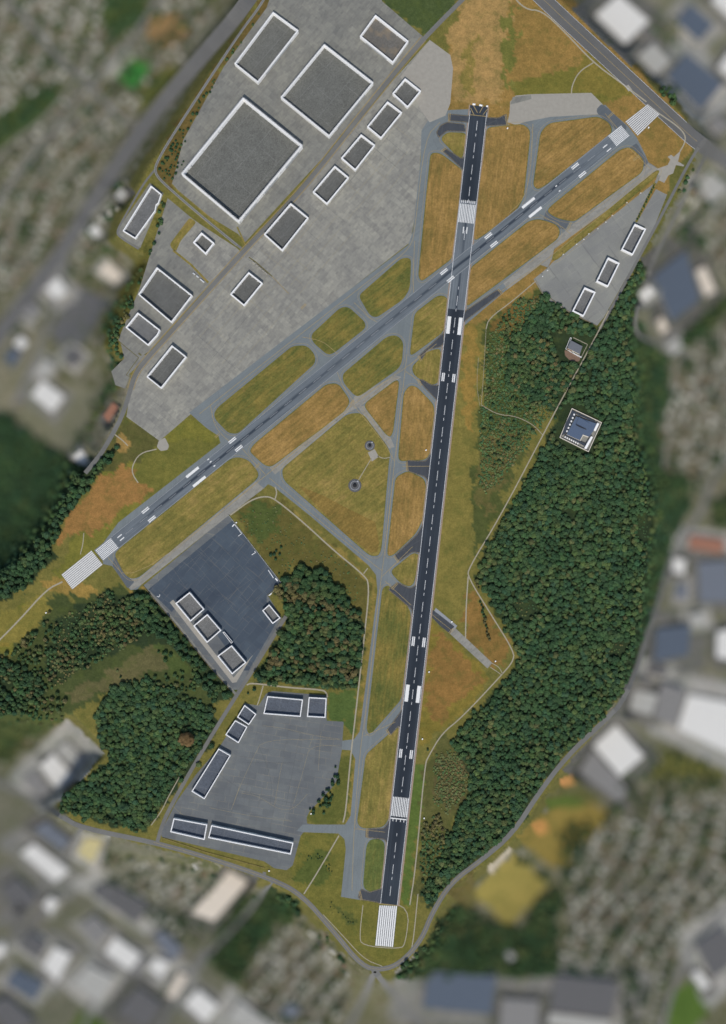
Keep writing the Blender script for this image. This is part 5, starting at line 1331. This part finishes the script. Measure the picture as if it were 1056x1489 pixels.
plant('town', scatter([(60,130),(100,120),(50,190),(-10,215),(0,180)], 7, .8, seed=50), 2.8, 4.2, [1,2,3,0], 50)
plant('town', scatter([(160,-20),(220,-20),(205,30),(175,60),(150,40)], 7, .8, seed=51), 2.8, 4.2, [1,2,3,0], 51)
plant('town', scatter([(955,140),(975,110),(985,130),(985,155)], 7, .8, seed=52), 2.8, 4.0, [1,2,3], 52)
plant('town', scatter([(935,35),(960,10),(985,30),(975,60),(1000,80),(1015,70),(990,75)], 9, .5, seed=53), 2.4, 3.6, [1,2,3,5], 53)
plant('town', scatter([(118,395),(160,350),(170,375),(140,395),(125,420)], 7, .7, seed=54), 2.6, 3.8, [1,2,3], 54)
plant('town', scatter([(120,600),(165,545),(172,560),(120,650),(100,670)], 7, .5, seed=55), 2.4, 3.4, [1,2,3,5], 55)
plant('town', scatter([(900,1125),(960,1085),(1056,1118),(1050,1150),(900,1165)], 8, .5, seed=56), 2.4, 3.8, [1,2,3,5], 56)
plant('town', scatter([(815,1200),(870,1180),(850,1240),(825,1300),(812,1262)], 7, .7, seed=57), 2.6, 4.0, [0,1,2], 57)
plant('town', scatter([(665,1310),(742,1350),(735,1362),(660,1330)], 7, .9, seed=58), 2.6, 4.0, [0,1,2], 58)
plant('town', scatter([(740,1235),(812,1280),(800,1292),(744,1246)], 7, .7, seed=59), 2.4, 3.8, [0,1,2], 59)

KIND = {'east': 'dark green tree of the large wood east of the main runway', 'near': 'mixed green tree of the wood between the dark apron and the long taxiway',
 'south': 'dark tree of the dense wood west of the south apron', 'track': 'scrubby tree on the rough ground south-west of the crossing runway', 'fence': 'tree along the fence south-west of the dark apron',
 'west': 'tree of the western wood beside the orange field', 'brook': 'tree by the left edge beside the brook', 'scrub': 'brownish green scrub tree on rough land beside the winding path',
 'verge': 'small dark shrub on the verge along the western perimeter', 'meadow': 'dark shrub standing alone on rough grass', 'hedge': 'dark shrub of the hedge line east of the main runway', 'town': 'street tree in the town'}
QUOTA = {'near': 110, 'verge': 50, 'meadow': 45, 'hedge': 45, 'fence': 40, 'scrub': 0, 'south': 0, 'east': 0}
crown_cache = {}
def crown_data(vi, ti, big):
    k = (vi, ti)
    if k not in crown_cache:
        Vv, Ff = CRB[vi]; me = np_mesh('crown', Vv, Ff, M_LEAF, np.tile(np.array([*TINT[ti], 1.0]), (len(Vv), 1)), 'tint'); crown_cache[k] = me
    return crown_cache[k]
v, fq = disc(.16,.09,-.15,.95,7); trunk_me = link('trunk', v, fq, M_BARK); td = trunk_me.data; bpy.data.objects.remove(trunk_me)
VS = []; FS = []; TS = []; base = 0; used = {k: 0 for k in KIND}; total = 0
gT = np.random.default_rng(77)
for zone, P, R, TI in ALL:
    zg_ = ground(P); wp = world(P, zg_)
    idx_ = np.argsort(np.hypot(P[:,0]-CX, P[:,1]-CY))
    for j in idx_:
        shrub = zone in ('verge', 'meadow', 'hedge')
        if used[zone] < QUOTA.get(zone, 0) and total < 295:
            used[zone] += 1; total += 1
            t = thing('shrub' if shrub else 'tree', KIND[zone], 'shrub' if shrub else 'tree', tuple(wp[j]), float(gT.uniform(0, 6.28)), {'near': 'trees of the wood beside the dark apron', 'fence': 'trees along the dark apron fence'}.get(zone, 'shrubs: ' + zone))
            c_ = bpy.data.objects.new('crown', crown_data(int(gT.integers(6)), int(TI[j]), True)); C.objects.link(c_); c_.parent = t
            c_.scale = (R[j],) * 3
            k_ = bpy.data.objects.new('stem' if shrub else 'trunk', td); C.objects.link(k_); k_.parent = t; k_.scale = (R[j],) * 3
            continue
        Vv, Ff = CR[int(gT.integers(NV))]; a = gT.uniform(0, 6.28); ca, sa = math.cos(a), math.sin(a); sx, sy = gT.uniform(.88, 1.15, 2)
        X = np.empty_like(Vv); X[:,0] = (Vv[:,0]*ca*sx - Vv[:,1]*sa*sy) * R[j] + wp[j,0]; X[:,1] = (Vv[:,0]*sa*sx + Vv[:,1]*ca*sy) * R[j] + wp[j,1]
        X[:,2] = Vv[:,2] * R[j] * gT.uniform(.8, 1.15) * (.5 if zone == 'scrub' and R[j] < 3.4 else .72 if zone in ('east', 'south') else 1) + wp[j,2]
        tint = np.array(TINT[int(TI[j])]) * gT.uniform(.8, 1.25) * gT.uniform(.94, 1.06, 3) * (1.25 if zone == 'scrub' and R[j] < 3.4 else 1)
        VS.append(X); FS.append(Ff + base); TS.append(np.tile(np.array([*tint, 1.0]), (len(Vv), 1))); base += len(Vv)
me = np_mesh('woodland', np.concatenate(VS), np.concatenate(FS), M_LEAF, np.concatenate(TS), 'tint')
o = bpy.data.objects.new('woodland', me); C.objects.link(o); struct(o, 'stuff'); o['label'] = 'continuous canopy of dark green woodland and town trees'
print('trees', total, 'mass trees', len(VS), 'houses', len(order))

# the one big russet crown in the south wood
o = W((273,1073)); t = thing('tree', 'single large russet-brown tree at the east rim of the south-west wood', 'tree', (o.x, o.y, 0))
c_ = bpy.data.objects.new('crown', crown_data(2, 7, True)); C.objects.link(c_); c_.parent = t; c_.scale = (18, 16, 13)
k_ = bpy.data.objects.new('trunk', td); C.objects.link(k_); k_.parent = t; k_.scale = (9, 9, 11)

# ------------------------------------------------------------------ light and camera
EL = math.radians(50); hx, hy = -.02, -1.0
to_sun = Vector((hx * math.cos(EL), hy * math.cos(EL), math.sin(EL))).normalized()
sun = bpy.data.lights.new('sun', 'SUN'); sun.energy = 3.15; sun.angle = math.radians(.53); sun.color = (1.0, .955, .89)
so = bpy.data.objects.new('sun', sun); C.objects.link(so); so.rotation_euler = (-to_sun).to_track_quat('-Z', 'Y').to_euler(); so.location = (0, 0, 500)
w = bpy.data.worlds.new('World'); bpy.context.scene.world = w; w.use_nodes = True
nt = w.node_tree; bg = nt.nodes['Background']; sky = nt.nodes.new('ShaderNodeTexSky'); sky.sky_type = 'NISHITA'; sky.sun_disc = False
sky.sun_elevation = EL; sky.sun_rotation = math.atan2(hx, hy); nt.links.new(sky.outputs[0], bg.inputs[0]); bg.inputs[1].default_value = .125

cam = bpy.data.cameras.new('camera'); co = bpy.data.objects.new('camera', cam); C.objects.link(co)
co.location = (0, 0, H); co.rotation_euler = (0, 0, 0)
cam.sensor_fit = 'VERTICAL'; cam.sensor_height = 240.0; cam.lens = 240.0 * H / (1489 * U)
cam.clip_start = 10; cam.clip_end = 60000
cam.dof.use_dof = True; cam.dof.focus_distance = H - 5.0
cam.dof.aperture_fstop = cam.lens * 1e-3 / 800.0
sc = bpy.context.scene; sc.camera = co
sc.view_settings.view_transform = 'Standard'; sc.view_settings.look = 'None'; sc.view_settings.exposure = 0; sc.view_settings.gamma = 1
